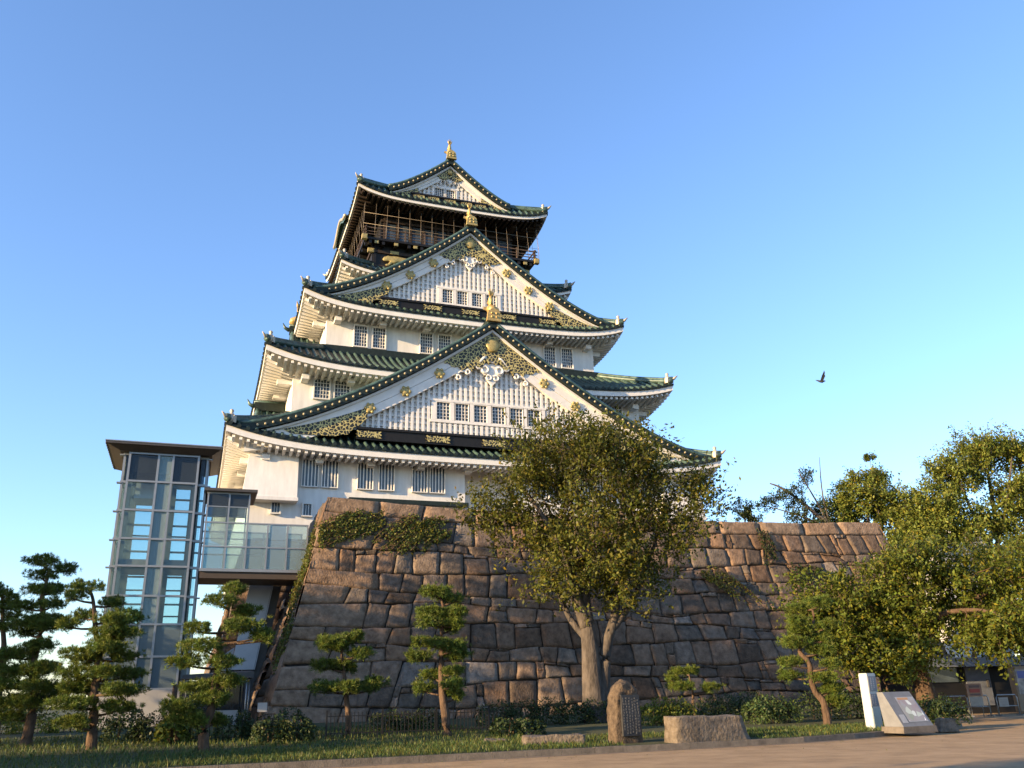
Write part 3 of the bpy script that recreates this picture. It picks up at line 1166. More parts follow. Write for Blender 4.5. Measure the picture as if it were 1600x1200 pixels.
    for t in crest_t:
        for sg in (-1, 1):
            x = hw * t
            loc = (sg * x, yf + .40, prof(x) - .42 - board * .62)
            if o is None:
                m = MB()
                prof2 = [(.34, 0), (.36, .06), (.25, .12), (.10, .16)]
                m.lathe(prof2, n=14)
                for q in range(6):
                    t6 = 2 * pi * q / 6
                    m.lathe([(.13, .05), (.13, .11), (.05, .15)], (cos(t6) * .33, sin(t6) * .33, 0), 8)
                m.v = [(a, -c, bb) for a, bb, c in m.v]
                o = m.build('crest_disc', GOLDDULL, g, loc)
            else:
                copy_to(o, g, loc)
    o = None
    # apex crest
    m = MB()
    r = board * .36
    m.lathe([(r, 0), (r * 1.04, .07), (r * .8, .14), (r * .3, .18)], n=6)
    m.v = [(a, -c, bb) for a, bb, c in m.v]
    m.build('apex_crest', GOLDDULL, g, (0, yf + .33, prof(0) - .75 - board * .62))
    # carved white pendant with scrolls
    m = MB()
    s = board / 1.7
    cz = prof(0) - .5 - board * 1.75
    yP = yf + .5
    def pt(lst):
        return [(x * s, cz + z * s) for x, z in lst]
    half = [(0, 1.0), (.32, .82), (.42, .45), (.34, .2), (.75, .12), (.98, -.15), (.95, -.55), (.65, -.78), (.42, -.7), (.5, -1.05), (.25, -1.35), (0, -1.62)]
    m.prism(pt(half + [(-x, z) for x, z in half[::-1][1:-1]])[::-1], yP, yP + .25)
    def ring(x, z, R, r):
        pts = [(x * s + R * s * cos(a), yP - .04, cz + z * s + R * s * sin(a)) for a in np.linspace(0, 2 * pi, 13)]
        m.tube(pts, [r * s] * 13, 6, 0, cap=False)
    for sg in (-1, 1):
        ring(sg * .6, -.35, .27, .1)
        ring(sg * .3, -1.0, .2, .08)
        ring(sg * .0, .5, .24, .1)
        # side scrolls sweeping out under the boards
        pts = []
        for j in range(11):
            xq = .5 + j * .24
            pts.append((sg * xq * s, yP + .02, under(xq * s) - .12 + .14 * sin(j * 1.6)))
        m.tube(pts, [.2 * s * (1 - .06 * j) for j in range(11)], 7)
        for xq in (1.15, 2.0, 2.75):
            zq = (under(xq * s) - .42 - cz) / s
            ring(sg * xq, zq, .22 if xq < 2 else .17, .085)
    m.build('pendant', WOODWHITE, g)
    # gilt end tile and fish finial
    m = MB()
    m.prism([(-.62 * fin, -.1), (-.5 * fin, .75 * fin), (-.22 * fin, 1.0 * fin), (.22 * fin, 1.0 * fin), (.5 * fin, .75 * fin), (.62 * fin, -.1)][::-1], -.2, .1)
    for qx in (-.2, .2):
        for qz in (.25, .58):
            m.lathe([(.1, 0), (.1, .06)], (qx * fin, qz * fin, .2), 6)
            for q in range(len(m.v) - 12, len(m.v)):
                a, bb, c = m.v[q]
                m.v[q] = (a, -c, bb)
    m.build('ridge_end_tile', GOLD if fin > .9 else GOLDDULL, g, (0, yf - .1, zp + .2))
    fish(g, (0, yf + .55, zp + 1.0 * fin), fin)
    return g


def fish(parent, loc, s, rz=0.0):
    """gilt dolphin-fish standing on its head, tail curled upward"""
    m = MB()
    path = [(0, -.55, .05), (0, -.45, .25), (0, -.1, .42), (0, .2, .7), (0, .22, 1.1), (0, .02, 1.45), (0, -.08, 1.75)]
    rad = [.26, .4, .42, .36, .29, .2, .1]
    m.tube([(a * s, b * s, c * s) for a, b, c in path], [r * s for r in rad], 10)
    for sg in (-1, 1):
        m.prism([(0, 0), (.5 * sg, .12), (.42 * sg, .4), (.1 * sg, .35)] if sg < 0 else [(0, 0), (.1, .35), (.42, .4), (.5, .12)], -.03, .03)
        for q in range(len(m.v) - 8, len(m.v)):
            a, b, c = m.v[q]
            m.v[q] = ((a + sg * .22) * s, (b - .05) * s, (c + .25) * s)
        m.tube([(sg * .16 * s, -.3 * s, .42 * s), (sg * .3 * s, -.35 * s, .62 * s)], [.07 * s, .02 * s], 5)
    for k, (dx, dz) in enumerate(((-.34, .55), (-.12, .75), (.14, .72), (.34, .5))):
        m.tube([(0, -.06 * s, 1.6 * s), (dx * .5 * s, -.1 * s, (1.6 + dz * .55) * s), (dx * s * .8, -.22 * s, (1.6 + dz) * s)], [.10 * s, .09 * s, .015 * s], 5)
    for j in range(5):
        z = .5 + j * .24
        y = .3 - .05 * j
        m.prism([(y * s, z * s), ((y + .22) * s, (z + .1) * s), ((y + .02) * s, (z + .2) * s)], -.02, .02)
        for q in range(len(m.v) - 6, len(m.v)):
            a, b, c = m.v[q]
            m.v[q] = (b, a, c)
    return m.build('fish_finial', GOLD, parent, loc, rz)


gable(-21.55, -13.4, 19.2, 19.95, 30.15, 1.42, 1.0, 1.75, 20.75, (-4.75, 4.35, 21.8, 23.3, 6), (19.72, 20.6), 10.7, True, (.23, .37, .51), 1.0, wsize=(1.12, 1.45))
gable(-15.75, -8.8, 13.9, 34.0, 42.25, 1.42, .95, 1.35, 34.3, (-2.75, 2.75, 34.6, 36.0, 4), (33.5, 34.25), 8.3, True, (.25, .40, .55), .85, wsize=(1.0, 1.4))
g3 = gable(-10.15, 10.15, 6.3, 48.75, 53.0, 1.3, .85, .8, 48.75, (-1.6, .7, 48.85, 49.95, 2), (48.15, 48.72), 4.1, True, (), .85, wsize=(.95, 1.1))


g3.location.x = -.35          # the top gable sits a touch left of the lower ones


# ---- dormer gables on the left flank, seen edge-on
def side_gable(y0, hw, xf, xb, zb, zp, fin):
    m = MB()
    n = 14
    def pr(t):
        return zb + (zp - zb) * (1 - t) ** 1.35
    for sg in (-1, 1):
        m.grid([[(x, y0 + sg * hw * j / n, pr(j / n)) for x in (xf, xb)] for j in range(n + 1)], 0)
        for q in range(int((xb - xf) / .55)):
            x = xf + .4 + q * .55
            m.tube([(x, y0 + sg * hw * j / 8, pr(j / 8) + .04) for j in range(9)], .12, 5, 0, cap=False)
        m.grid([[(xf - .02, y0 + sg * hw * j / n, pr(j / n) + .15), (xf - .02, y0 + sg * hw * j / n, pr(j / n) - .35)] for j in range(n + 1)], 1)
        m.tube([(xf + .15, y0 + sg * hw * j / 10, pr(j / 10) + .18) for j in range(11)], .2, 6, 0)
    m.beam((xf - .1, y0, zp + .3), (xb, y0, zp + .3), .6, .7, 1)
    m.tube([(xf - .15, y0, zp + .7), (xb, y0, zp + .7)], .2, 6, 0)
    m.tube([(xf - .1, y0, zp + .3), (xf - .5, y0, zp + .5), (xf - .7, y0, zp + .95)], [.2, .14, .03], 6, 0)
    g = m.build('side_gable', [TILE, TILEDARK], castle)
    b = MB()
    b.prism([(y0 - hw * .95 + 2 * hw * .95 * j / 20, pr(abs(-1 + j / 10) * .95) - .4) for j in range(21)], xf + .3, xf + .6)
    b.v = [(bb, a, c) for a, bb, c in b.v]
    b.build('gable_face', PLASTER, g)
    if fin:
        fish(g, (xf + .6, y0, zp + .9), 1.0, -pi / 2)
    return g


side_gable(-11.5, 4.2, -17.6, -15.0, 20.6, 24.35, False)
side_gable(-9.0, 4.0, -15.0, -12.3, 28.6, 32.6, True)

# ---- black top storey
top = MB()
top.box(-7.85, 7.85, -8.75, 8.75, 40.2, 42.95, 0)
top.box(-6.9, 6.9, -7.7, 7.7, 42.95, 47.35, 0)
for k in range(9):
    x = -7.6 + k * 1.9
    top.box(x - .13, x + .13, -8.86, -8.70, 40.3, 42.9, 0)
top.box(-7.95, 7.95, -8.9, -8.76, 42.05, 42.35, 1)
top.box(-7.95, 7.95, -8.9, -8.76, 40.45, 40.75, 1)
top.box(-8.0, -7.86, -8.9, 8.9, 42.05, 42.35, 1)
tw = top.build('top_storey_wall', [LACQUER, DARKWOOD], castle)
m = MB()
for k in range(11):
    x = -6.5 + k * 1.3
    m.box(x - .12, x + .12, -7.85, -7.71, 43.0, 47.2, 0)
    if k < 10:
        m.box(x + .2, x + 1.1, -7.76, -7.71, 43.5, 46.0, 1)
m.box(-6.9, 6.9, -7.9, -7.72, 46.1, 46.35, 0)
m.box(-6.9, 6.9, -7.88, -7.72, 43.0, 43.25, 0)
m.build('gallery_screen', [DARKWOOD, WINGLASS], tw)
# gallery deck, brackets and rail
d = MB()
d.box(-8.75, 8.75, -9.7, 9.7, 42.97, 43.2, 0)
for k in range(14):
    x = -8.2 + k * 16.4 / 13
    d.box(x - .14, x + .14, -9.6, -8.8, 42.6, 42.95, 0)
for k in range(14):
    y = -9.0 + k * 18 / 13
    d.box(-8.65, -7.9, y - .14, y + .14, 42.6, 42.95, 0)
d.build('gallery_deck', [LACQUER], castle)
def fitting(w_, d_, h_, spots):
    o = None
    for x, y, z in spots:
        if o is None:
            m = MB()
            m.box(-w_ / 2, w_ / 2, -d_ / 2, d_ / 2, -h_ / 2, h_ / 2)
            m.box(-w_ * .35, w_ * .35, -d_ / 2 - .02, -d_ / 2, -h_ * .35, h_ * .35)
            o = m.build('gilt_fitting', GOLDDULL, tw, (x, y, z))
        else:
            copy_to(o, tw, (x, y, z))


fitting(.5, .45, .5, [(-8.8, -9.68, 43.1), (8.8, -9.68, 43.1)])
fitting(.6, .3, .4, [(sx * 8.0, -8.84, z) for sx in (-1, 1) for z in (42.2, 40.6)])
fitting(.84, .09, .33, [(-7.6 + k * 1.9, -8.92, 42.21) for k in (1, 3, 5, 7)])
fitting(.4, .06, .3, [(-7.6 + k * 1.9, -9.63, 42.77) for k in range(9)])
r = MB()
for z, w in ((43.55, .07), (43.85, .07), (44.25, .11)):
    r.beam((-8.95, -9.6, z), (8.95, -9.6, z), w, w)
    r.beam((-8.65, -9.9, z), (-8.65, 9.9, z), w, w)
    r.beam((8.65, -9.9, z), (8.65, 9.9, z), w, w)
for k in range(10):
    x = -8.65 + k * 17.3 / 9
    r.box(x - .07, x + .07, -9.67, -9.53, 43.2, 44.42)
for k in range(10):
    y = -9.6 + k * 19.2 / 9
    for x in (-8.65, 8.65):
        r.box(x - .07, x + .07, y - .07, y + .07, 43.2, 44.42)
r.build('gallery_rail', mat('weathered_rail_timber', (0.085, 0.06, 0.042), .55, var=.2), castle)
# bird net: upright wires from the rail to the eaves
w = MB()
for k in range(17):
    x = -9.0 + k * 18.0 / 16
    w.tube([(x, -9.95, 43.3), (x * .998, -9.98, 44.4), (x * .985, -9.85, 46.8)], 0.016, 4)
for k in range(15):
    y = -9.6 + k * 19.2 / 14
    for sx in (-1, 1):
        w.tube([(sx * 9.0, y, 43.3), (sx * 9.1, y, 44.4), (sx * 8.85, y, 46.8)], 0.016, 4)
for z in (44.42, 45.6):
    w.tube([(-9.0, -9.98, z), (9.0, -9.98, z)], .02, 4)
w.build('bird_net', WIRE, castle)

# ---- gilt striding tigers on the black panels
def tiger_mesh():
    m = bmesh.new()
    V = [((0, 0, 0), .36), ((.55, 0, .05), .42), ((1.05, 0, .12), .40), ((1.45, 0, .02), .30), ((1.8, 0, -.12), .30), ((2.08, 0, -.2), .16),
         ((-.5, 0, -.02), .34), ((-.95, 0, .08), .34), ((-1.3, 0, .35), .10), ((-1.5, 0, .7), .09), ((-1.3, 0, .95), .085), ((-1.05, 0, .85), .06),
         ((1.15, -.05, -.35), .18), ((1.45, -.05, -.68), .13), ((1.75, -.05, -.72), .12),
         ((.85, .1, -.4), .17), ((.75, .1, -.78), .12), ((1.0, .1, -.84), .11),
         ((-1.0, -.05, -.35), .21), ((-1.25, -.05, -.6), .13), ((-1.1, -.05, -.86), .11),
         ((-.75, .1, -.36), .2), ((-.55, .1, -.62), .13), ((-.35, .1, -.86), .1),
         ((1.78, -.12, .18), .07), ((1.66, .12, .2), .07)]
    E = [(0, 1), (1, 2), (2, 3), (3, 4), (4, 5), (0, 6), (6, 7), (7, 8), (8, 9), (9, 10), (10, 11), (2, 12), (12, 13), (13, 14), (2, 15), (15, 16), (16, 17),
         (7, 18), (18, 19), (19, 20), (7, 21), (21, 22), (22, 23), (4, 24), (4, 25)]
    me = bpy.data.meshes.new('tiger_skeleton')
    me.from_pydata([v for v, r in V], E, [])
    o = bpy.data.objects.new('tiger_relief', me)
    COL.objects.link(o)
    md = o.modifiers.new('skin', 'SKIN')
    sk = me.skin_vertices[0].data
    for i, (v, r) in enumerate(V):
        sk[i].radius = (r, r)
    sk[0].use_root = True
    o.modifiers.new('sub', 'SUBSURF').levels = 2
    o.modifiers['sub'].render_levels = 2
    dg = bpy.context.evaluated_depsgraph_get()
    nm = bpy.data.meshes.new_from_object(o.evaluated_get(dg))
    o.modifiers.clear()
    o.data = nm
    nm.materials.clear()
    nm.materials.append(GOLDDULL)
    for p in nm.polygons:
        p.use_smooth = True
    bpy.data.meshes.remove(me)
    m.free()
    return o


tg = tiger_mesh()
tg.parent = tw
tg.location = (-4.9, -8.98, 41.45)
tg.scale = (-.95, .45, .95)
t2 = tg.copy()
COL.objects.link(t2)
t2.parent = tw
t2.location = (4.9, -8.98, 41.45)
t2.scale = (.95, .45, .95)
# low curved gable breaking the left eave of the top roof
m = MB()
rows = []
for j in range(25):
    t = -1 + j / 12
    z = 47.55 + 1.15 * (.5 + .5 * cos(pi * t)) ** 1.3
    y = -2.0 + t * 3.6
    rows.append([(-10.15, y, z - .4), (-10.15, y, z), (-7.2, y, z + .5)])
m.grid(rows, 0)
m.tube([(r[1][0], r[1][1], r[1][2]) for r in rows], .17, 6, 1)
m.build('curved_side_gable', [TILE, BRONZE], castle)
# ------------------------------------------------------------------ glass lift tower
LT = W(-23.0, -34.0, 0)


def put(name, label, cat, x, y, z=0.0, rz=PSI, group=None):
    return thing(name, label, cat, W(x, y, z), rz, group)


lift = put('lift_tower', 'tall glass and steel lift tower with a flat overhanging roof, left of the castle', 'tower', -23.2, -30.0, -.13)
lift.scale = (1.08, 1.08, 1.08)
LV = [2.3, 3.85, 5.42, 6.83, 8.33, 9.74, 11.24, 12.78, 14.3]
fr = MB()
X = [-1.84, -.40, .34, 1.63]
for x in X + [-2.12, 2.1]:
    yy = 0.0 if -1.9 < x < 1.7 else .35
    fr.box(x - .055, x + .055, yy - .06, yy + .16, 2.3, 14.35)
for x in (-2.15, 2.15):
    for y in (1.6, 2.9, 4.4):
        fr.box(x - .07, x + .07, y - .07, y + .07, 2.3, 14.35)
for z in LV:
    fr.box(-1.9, 1.69, -.07, .14, z - .05, z + .05)
    fr.box(-2.2, -1.9, .25, .48, z - .06, z + .06)
    fr.box(1.69, 2.2, .25, .48, z - .06, z + .06)
    fr.box(-2.2, -2.08, .3, 4.4, z - .06, z + .06)
    fr.box(2.08, 2.2, .3, 4.4, z - .06, z + .06)
    fr.box(-2.2, 2.2, 4.34, 4.46, z - .05, z + .05)
    fr.box(-2.36, -2.12, .2, .5, z - .09, z - .03)
    fr.box(2.12, 2.36, .2, .5, z - .09, z - .03)
fr.build('steel_frame', STEEL, lift)
# one pane of glazing per field
pane_proto = {}
for j in range(len(LV) - 1):
    z0, z1 = LV[j] + .05, LV[j + 1] - .05
    gm = GLASS if j >= 2 else GLASSL
    for (a, b, y) in ((X[0], X[1], .03), (X[1], X[2], .03), (X[2], X[3], .03), (-2.1, -1.9, .36), (1.72, 2.06, .36)):
        m = MB()
        m.box(a + .06, b - .06 if b - a > .3 else b, y, y + .03, z0, z1)
        m.build('glass_pane', (GLASSL if j < 2 else GLASSF if a == X[1] else gm) if j < 7 else (GLASSD if a != X[1] else GLASSF), lift)
    m = MB()
    m.box(-2.04, 2.04, 4.37, 4.40, z0, z1)
    m.build('glass_pane', GLASS if j >= 2 else GLASSL, lift)
    if j >= 1:
        for x in (-2.14, 2.11):
            m = MB()
            m.box(x, x + .03, .5, 4.3, z0, z1)
            m.build('glass_pane', GLASS, lift)
# inner shaft structure: columns, beams, guide rails and cabins
m = MB()
for x in (-1.78, -.30, .28, 1.58):
    for y in (.9, 3.9):
        m.box(x - (.27 if y > 2 else .13), x + (.27 if y > 2 else .13), y - .14, y + .14, 2.3, 14.3)
m.box(-.24, .22, 1.4, 3.4, 2.3, 14.3)
for z in (3.1, 4.6, 6.1, 7.5, 9.0, 10.5, 12.0):
    m.box(-1.8, 1.6, 3.85, 3.95, z, z + .08)
m.box(-1.85, 1.65, .4, 4.2, 13.35, 14.3)
m.box(-1.85, 1.65, .5, 4.2, 8.4, 8.75)
m.build('shaft_structure', SHAFT, lift)
for x0, x1, z0 in ((-1.45, -.5, 12.3), (.5, 1.3, 2.5)):
    m = MB()
    m.box(x0, x1, 1.2, 3.0, z0, z0 + 2.2)
    m.box(x0 - .05, x1 + .05, 1.1, 3.1, z0 - .2, z0)
    m.box(x0 - .05, x1 + .05, 1.1, 3.1, z0 + 2.2, z0 + 2.45)
    m.build('lift_cabin', ALUM, lift)
m = MB()
m.box(-1.7, 1.55, 1.2, 3.8, 2.3, 5.0)
m.build('lower_lobby_core', SHAFT, lift)
m = MB()
m.hexa([(-2.35, -.2, 14.36), (2.3, -.2, 14.36), (2.3, 4.7, 14.36), (-2.35, 4.7, 14.36), (-3.0, -.62, 14.62), (2.75, -.62, 14.62), (2.75, 5.3, 14.62), (-3.0, 5.3, 14.62)], 1)
m.box(-3.05, 2.8, -.66, 5.34, 14.62, 14.74, 0)
m.box(-3.08, 2.83, -.69, 5.37, 14.74, 14.79, 2)
for k in range(12):
    y = -.5 + k * .48
    m.box(-3.08, -3.05, y, y + .26, 14.63, 14.72, 3)
    m.box(2.8, 2.83, y, y + .26, 14.63, 14.72, 3)
m.build('flat_roof', [STEELDARK, SOFFITBROWN, STEEL, CONCRETE], lift)
m = MB()
m.box(-2.25, 3.2, -.12, 4.6, -.1, 2.25)
m.build('concrete_plinth', CONCRETE, lift)

# ------------------------------------------------------------------ glass footbridge
br = put('glass_footbridge', 'glazed footbridge with frosted panels joining the lift tower to the stone base', 'bridge', -20.8, -30.0, -.13)
br.scale = (1.08, 1.08, 1.08)
BX = [.08, 1.19, 2.24, 3.32, 4.38, 5.46]
m = MB()
m.box(-.05, 6.0, -.1, 3.0, 8.13, 8.28, 0)
m.box(.0, 6.0, 0, 2.9, 7.78, 8.12, 1)
m.build('deck_beam', [STEEL, SOFFITBROWN], br)
m = MB()
for y in (-.04, 2.84):
    for x in BX:
        m.box(x - .04, x + .04, y, y + .08, 8.28, 10.76 if x > 2.5 else 12.4)
    for z in (9.45, 10.74):
        m.box(.0, 5.5, y - .01, y + .09, z - .035, z + .035)
    m.box(.0, 2.28, y - .01, y + .09, 12.3, 12.4)
    m.box(.0, 2.28, y, y + .07, 11.58, 11.63)
m.beam((0, .5, 9.95), (5.5, .5, 9.95), .05, .05)
m.beam((0, .5, 9.65), (5.5, .5, 9.65), .03, .03)
m.build('railing_frame', STEEL, br)
for y in (.0, 2.87):
    for i in range(5):
        for z0, z1, gm in ((8.3, 9.41, GLASSF), (9.49, 10.7, GLASSB)):
            m = MB()
            m.box(BX[i] + .045, BX[i + 1] - .045, y, y + .02, z0, z1)
            m.build('glass_panel', gm, br)
        if i < 2:
            m = MB()
            m.box(BX[i] + .045, BX[i + 1] - .045, y, y + .02, 11.64, 12.3)
            m.build('glass_panel', GLASSD, br)
            m = MB()
            m.box(BX[i] + .045, BX[i + 1] - .045, y, y + .02, 10.78, 11.57)
            m.build('glass_panel', GLASS, br)
m = MB()
m.box(-.15, 2.62, -.35, 3.2, 12.4, 12.55)
m.build('canopy_roof', STEELDARK, br)
m = MB()
m.box(3.65, 4.5, 2.2, 2.8, 8.3, 11.15)
m.build('service_box', PLASTER, br)

# ------------------------------------------------------------------ sloping stair shaft under the bridge
sh_ = put('stair_shaft', 'sloping silver clad stair shaft rising to the bridge beside the shaded stone base', 'staircase', -17.0, -26.0)
m = MB()
m.hexa([(-1.55, 0, .2), (-.15, 0, .2), (-.15, 2.0, .2), (-1.55, 2.0, .2), (.35, 0.3, 8.4), (1.15, .3, 8.4), (1.15, 2.3, 8.4), (.35, 2.3, 8.4)])
m.build('shaft_body', STEELDARK, sh_)
m = MB()
a, b = (-1.55, -.1, 3.4), (-.75, .2, 8.55)
q = lambda w, off: [(a[0] + off, a[1] - .06, a[2]), (a[0] + off + w, a[1] - .06, a[2]), (a[0] + off + w, a[1] + .02, a[2]), (a[0] + off, a[1] + .02, a[2]),
                    (b[0] + off, b[1] - .06, b[2]), (b[0] + off + w, b[1] - .06, b[2]), (b[0] + off + w, b[1] + .02, b[2]), (b[0] + off, b[1] + .02, b[2])]
m.hexa(q(1.3, .05))
m.hexa(q(.05, .0))
m.hexa(q(.05, 1.37))
m.hexa([(-2.9, -.3, 3.5), (-1.52, -.1, 3.3), (-1.52, .5, 3.3), (-2.9, .5, 3.5), (-2.5, -.2, 3.9), (-1.4, 0.0, 4.7), (-1.4, .5, 4.7), (-2.5, .5, 3.9)])
m.build('silver_cladding', ALUM, sh_)
ca = put('entrance_canopy', 'dark low entrance canopy on thin posts at the foot of the silver shaft', 'canopy', -19.2, -33.0)
m = MB()
m.hexa([(-2.0, -1.2, 2.75), (1.5, -1.2, 2.75), (1.5, 2, 2.75), (-2.0, 2, 2.75), (-1.9, -1.2, 2.95), (1.5, -1.2, 3.05), (1.5, 2, 3.2), (-1.9, 2, 3.0)])
m.build('canopy_roof', STEELDARK, ca)
for x, y in ((1.2, -1.0), (1.35, -.7), (-1.8, -1.0), (1.2, 1.8), (-1.8, 1.8)):
    m = MB()
    m.tube([(x, y, .2), (x, y, 2.78)], .045, 8)
    m.build('post', STEEL, ca)
m = MB()
m.box(-1.7, 1.2, 1.7, 1.8, .2, 2.7)
m.build('back_panel', GLASSD, ca)
m = MB()
m.box(-.6, .9, -.3, .3, .2, 1.2)
m.box(-.5, .8, -.34, -.3, .75, 1.1)
m.build('counter', CONCRETE, ca)


# ------------------------------------------------------------------ trees
def pine(key, label, dat, seed, dense=1.0):
    Y, trunk, pads = dat
    r = random.Random(seed)
    bx, bz = trunk[0]
    root = thing('pine_tree', label, 'pine tree', (bx, Y, bz - .12), 0, 'clipped garden pines in front of the stone base')
    o = Vector((bx, Y, bz - .12))
    # trunk with crooks
    pts = [Vector((x, Y + (.12 * sin(i * 1.7 + seed) if i else 0), z)) - o for i, (x, z) in enumerate(trunk)]
    pts[0].z -= .15
    H = pts[-1].z
    r0 = .05 + .025 * H
    t = MB()
    fine = []
    for i in range(len(pts) - 1):
        for k in range(4):
            f = k / 4
            p0, p1, p2, p3 = pts[max(0, i - 1)], pts[i], pts[i + 1], pts[min(len(pts) - 1, i + 2)]
            fine.append(.5 * ((2 * p1) + (p2 - p0) * f + (2 * p0 - 5 * p1 + 4 * p2 - p3) * f * f + (3 * p1 - p0 - 3 * p2 + p3) * f ** 3))
    fine.append(pts[-1])
    rad = [max(.03, r0 * (1 - .75 * max(0, p.z) / H) * r.uniform(.94, 1.06)) for p in fine]
    rad[0] *= 1.35
    t.tube(fine, rad, 9)
    lv = Leaves()
    allp = []
    for (x, z, hw) in pads:
        dy = r.uniform(-.75, .75) * min(1.0, .45 + hw)
        allp.append((Vector((x, Y + dy, z)) - o, hw))
        if r.random() < .3:            # pads on the far and near side fill the crown
            allp.append((Vector((x + r.uniform(-.25, .25), Y - dy * 1.2 + r.uniform(-.3, .3), z + r.uniform(-.2, .1))) - o, hw * .8))
    for c, hw in allp:
        # limb from the trunk
        j = min(range(len(fine)), key=lambda q: abs(fine[q].z - (c.z - .18)))
        a = fine[j]
        mid = (a + c) / 2 + Vector((0, 0, -.06))
        end = c + Vector((0, 0, -.08))
        if (end - a).length > .15:
            t.tube([a, mid, end], [.045, .035, .02], 5)
            for q in range(4):
                t.tube([mid.lerp(end, .5), end + Vector((r.uniform(-.6, .6) * hw, r.uniform(-.5, .5) * hw, .05))], [.018, .007], 4)
        nt = int(165 * dense * hw ** 1.4 / .4)
        # tufts over a flat cloud
        u = rng.normal(size=(nt, 3))
        u /= np.linalg.norm(u, axis=1)[:, None]
        rr_ = rng.uniform(.25, 1, (nt, 1)) ** .5
        lump = 1 + .22 * np.sin(u[:, :1] * 5 + c.x * 3) + .2 * np.sin(u[:, 1:2] * 6 + c.z * 4)
        tc = u * rr_ * lump * np.array([hw, hw * .85, .13 + hw * .09]) + np.array(c)
        tc[:, 2] += .03
        loose = rng.random(nt) < .09
        tc[loose] = np.array(c) + (tc[loose] - np.array(c)) * np.array([1.22, 1.22, 1.5])
        nn = 16
        cc = np.repeat(tc, nn, 0)
        ax = rng.normal(size=(len(cc), 3)) * .75 + np.repeat(u * .5 + np.array([0, 0, .75]), nn, 0)
        ax /= np.linalg.norm(ax, axis=1)[:, None]
        ln = .14
        cc = cc + ax * ln * .5
        tn = np.repeat(tints(nt, .65, 1.35, .2), nn, 0) * rng.uniform(.8, 1.2, (len(cc), 1))
        lv.quads(cc, ln, None, tn, .12, ax * 4)
    t.build('trunk', BARK, root)
    lv.build('crown', PINE, root)
    return root


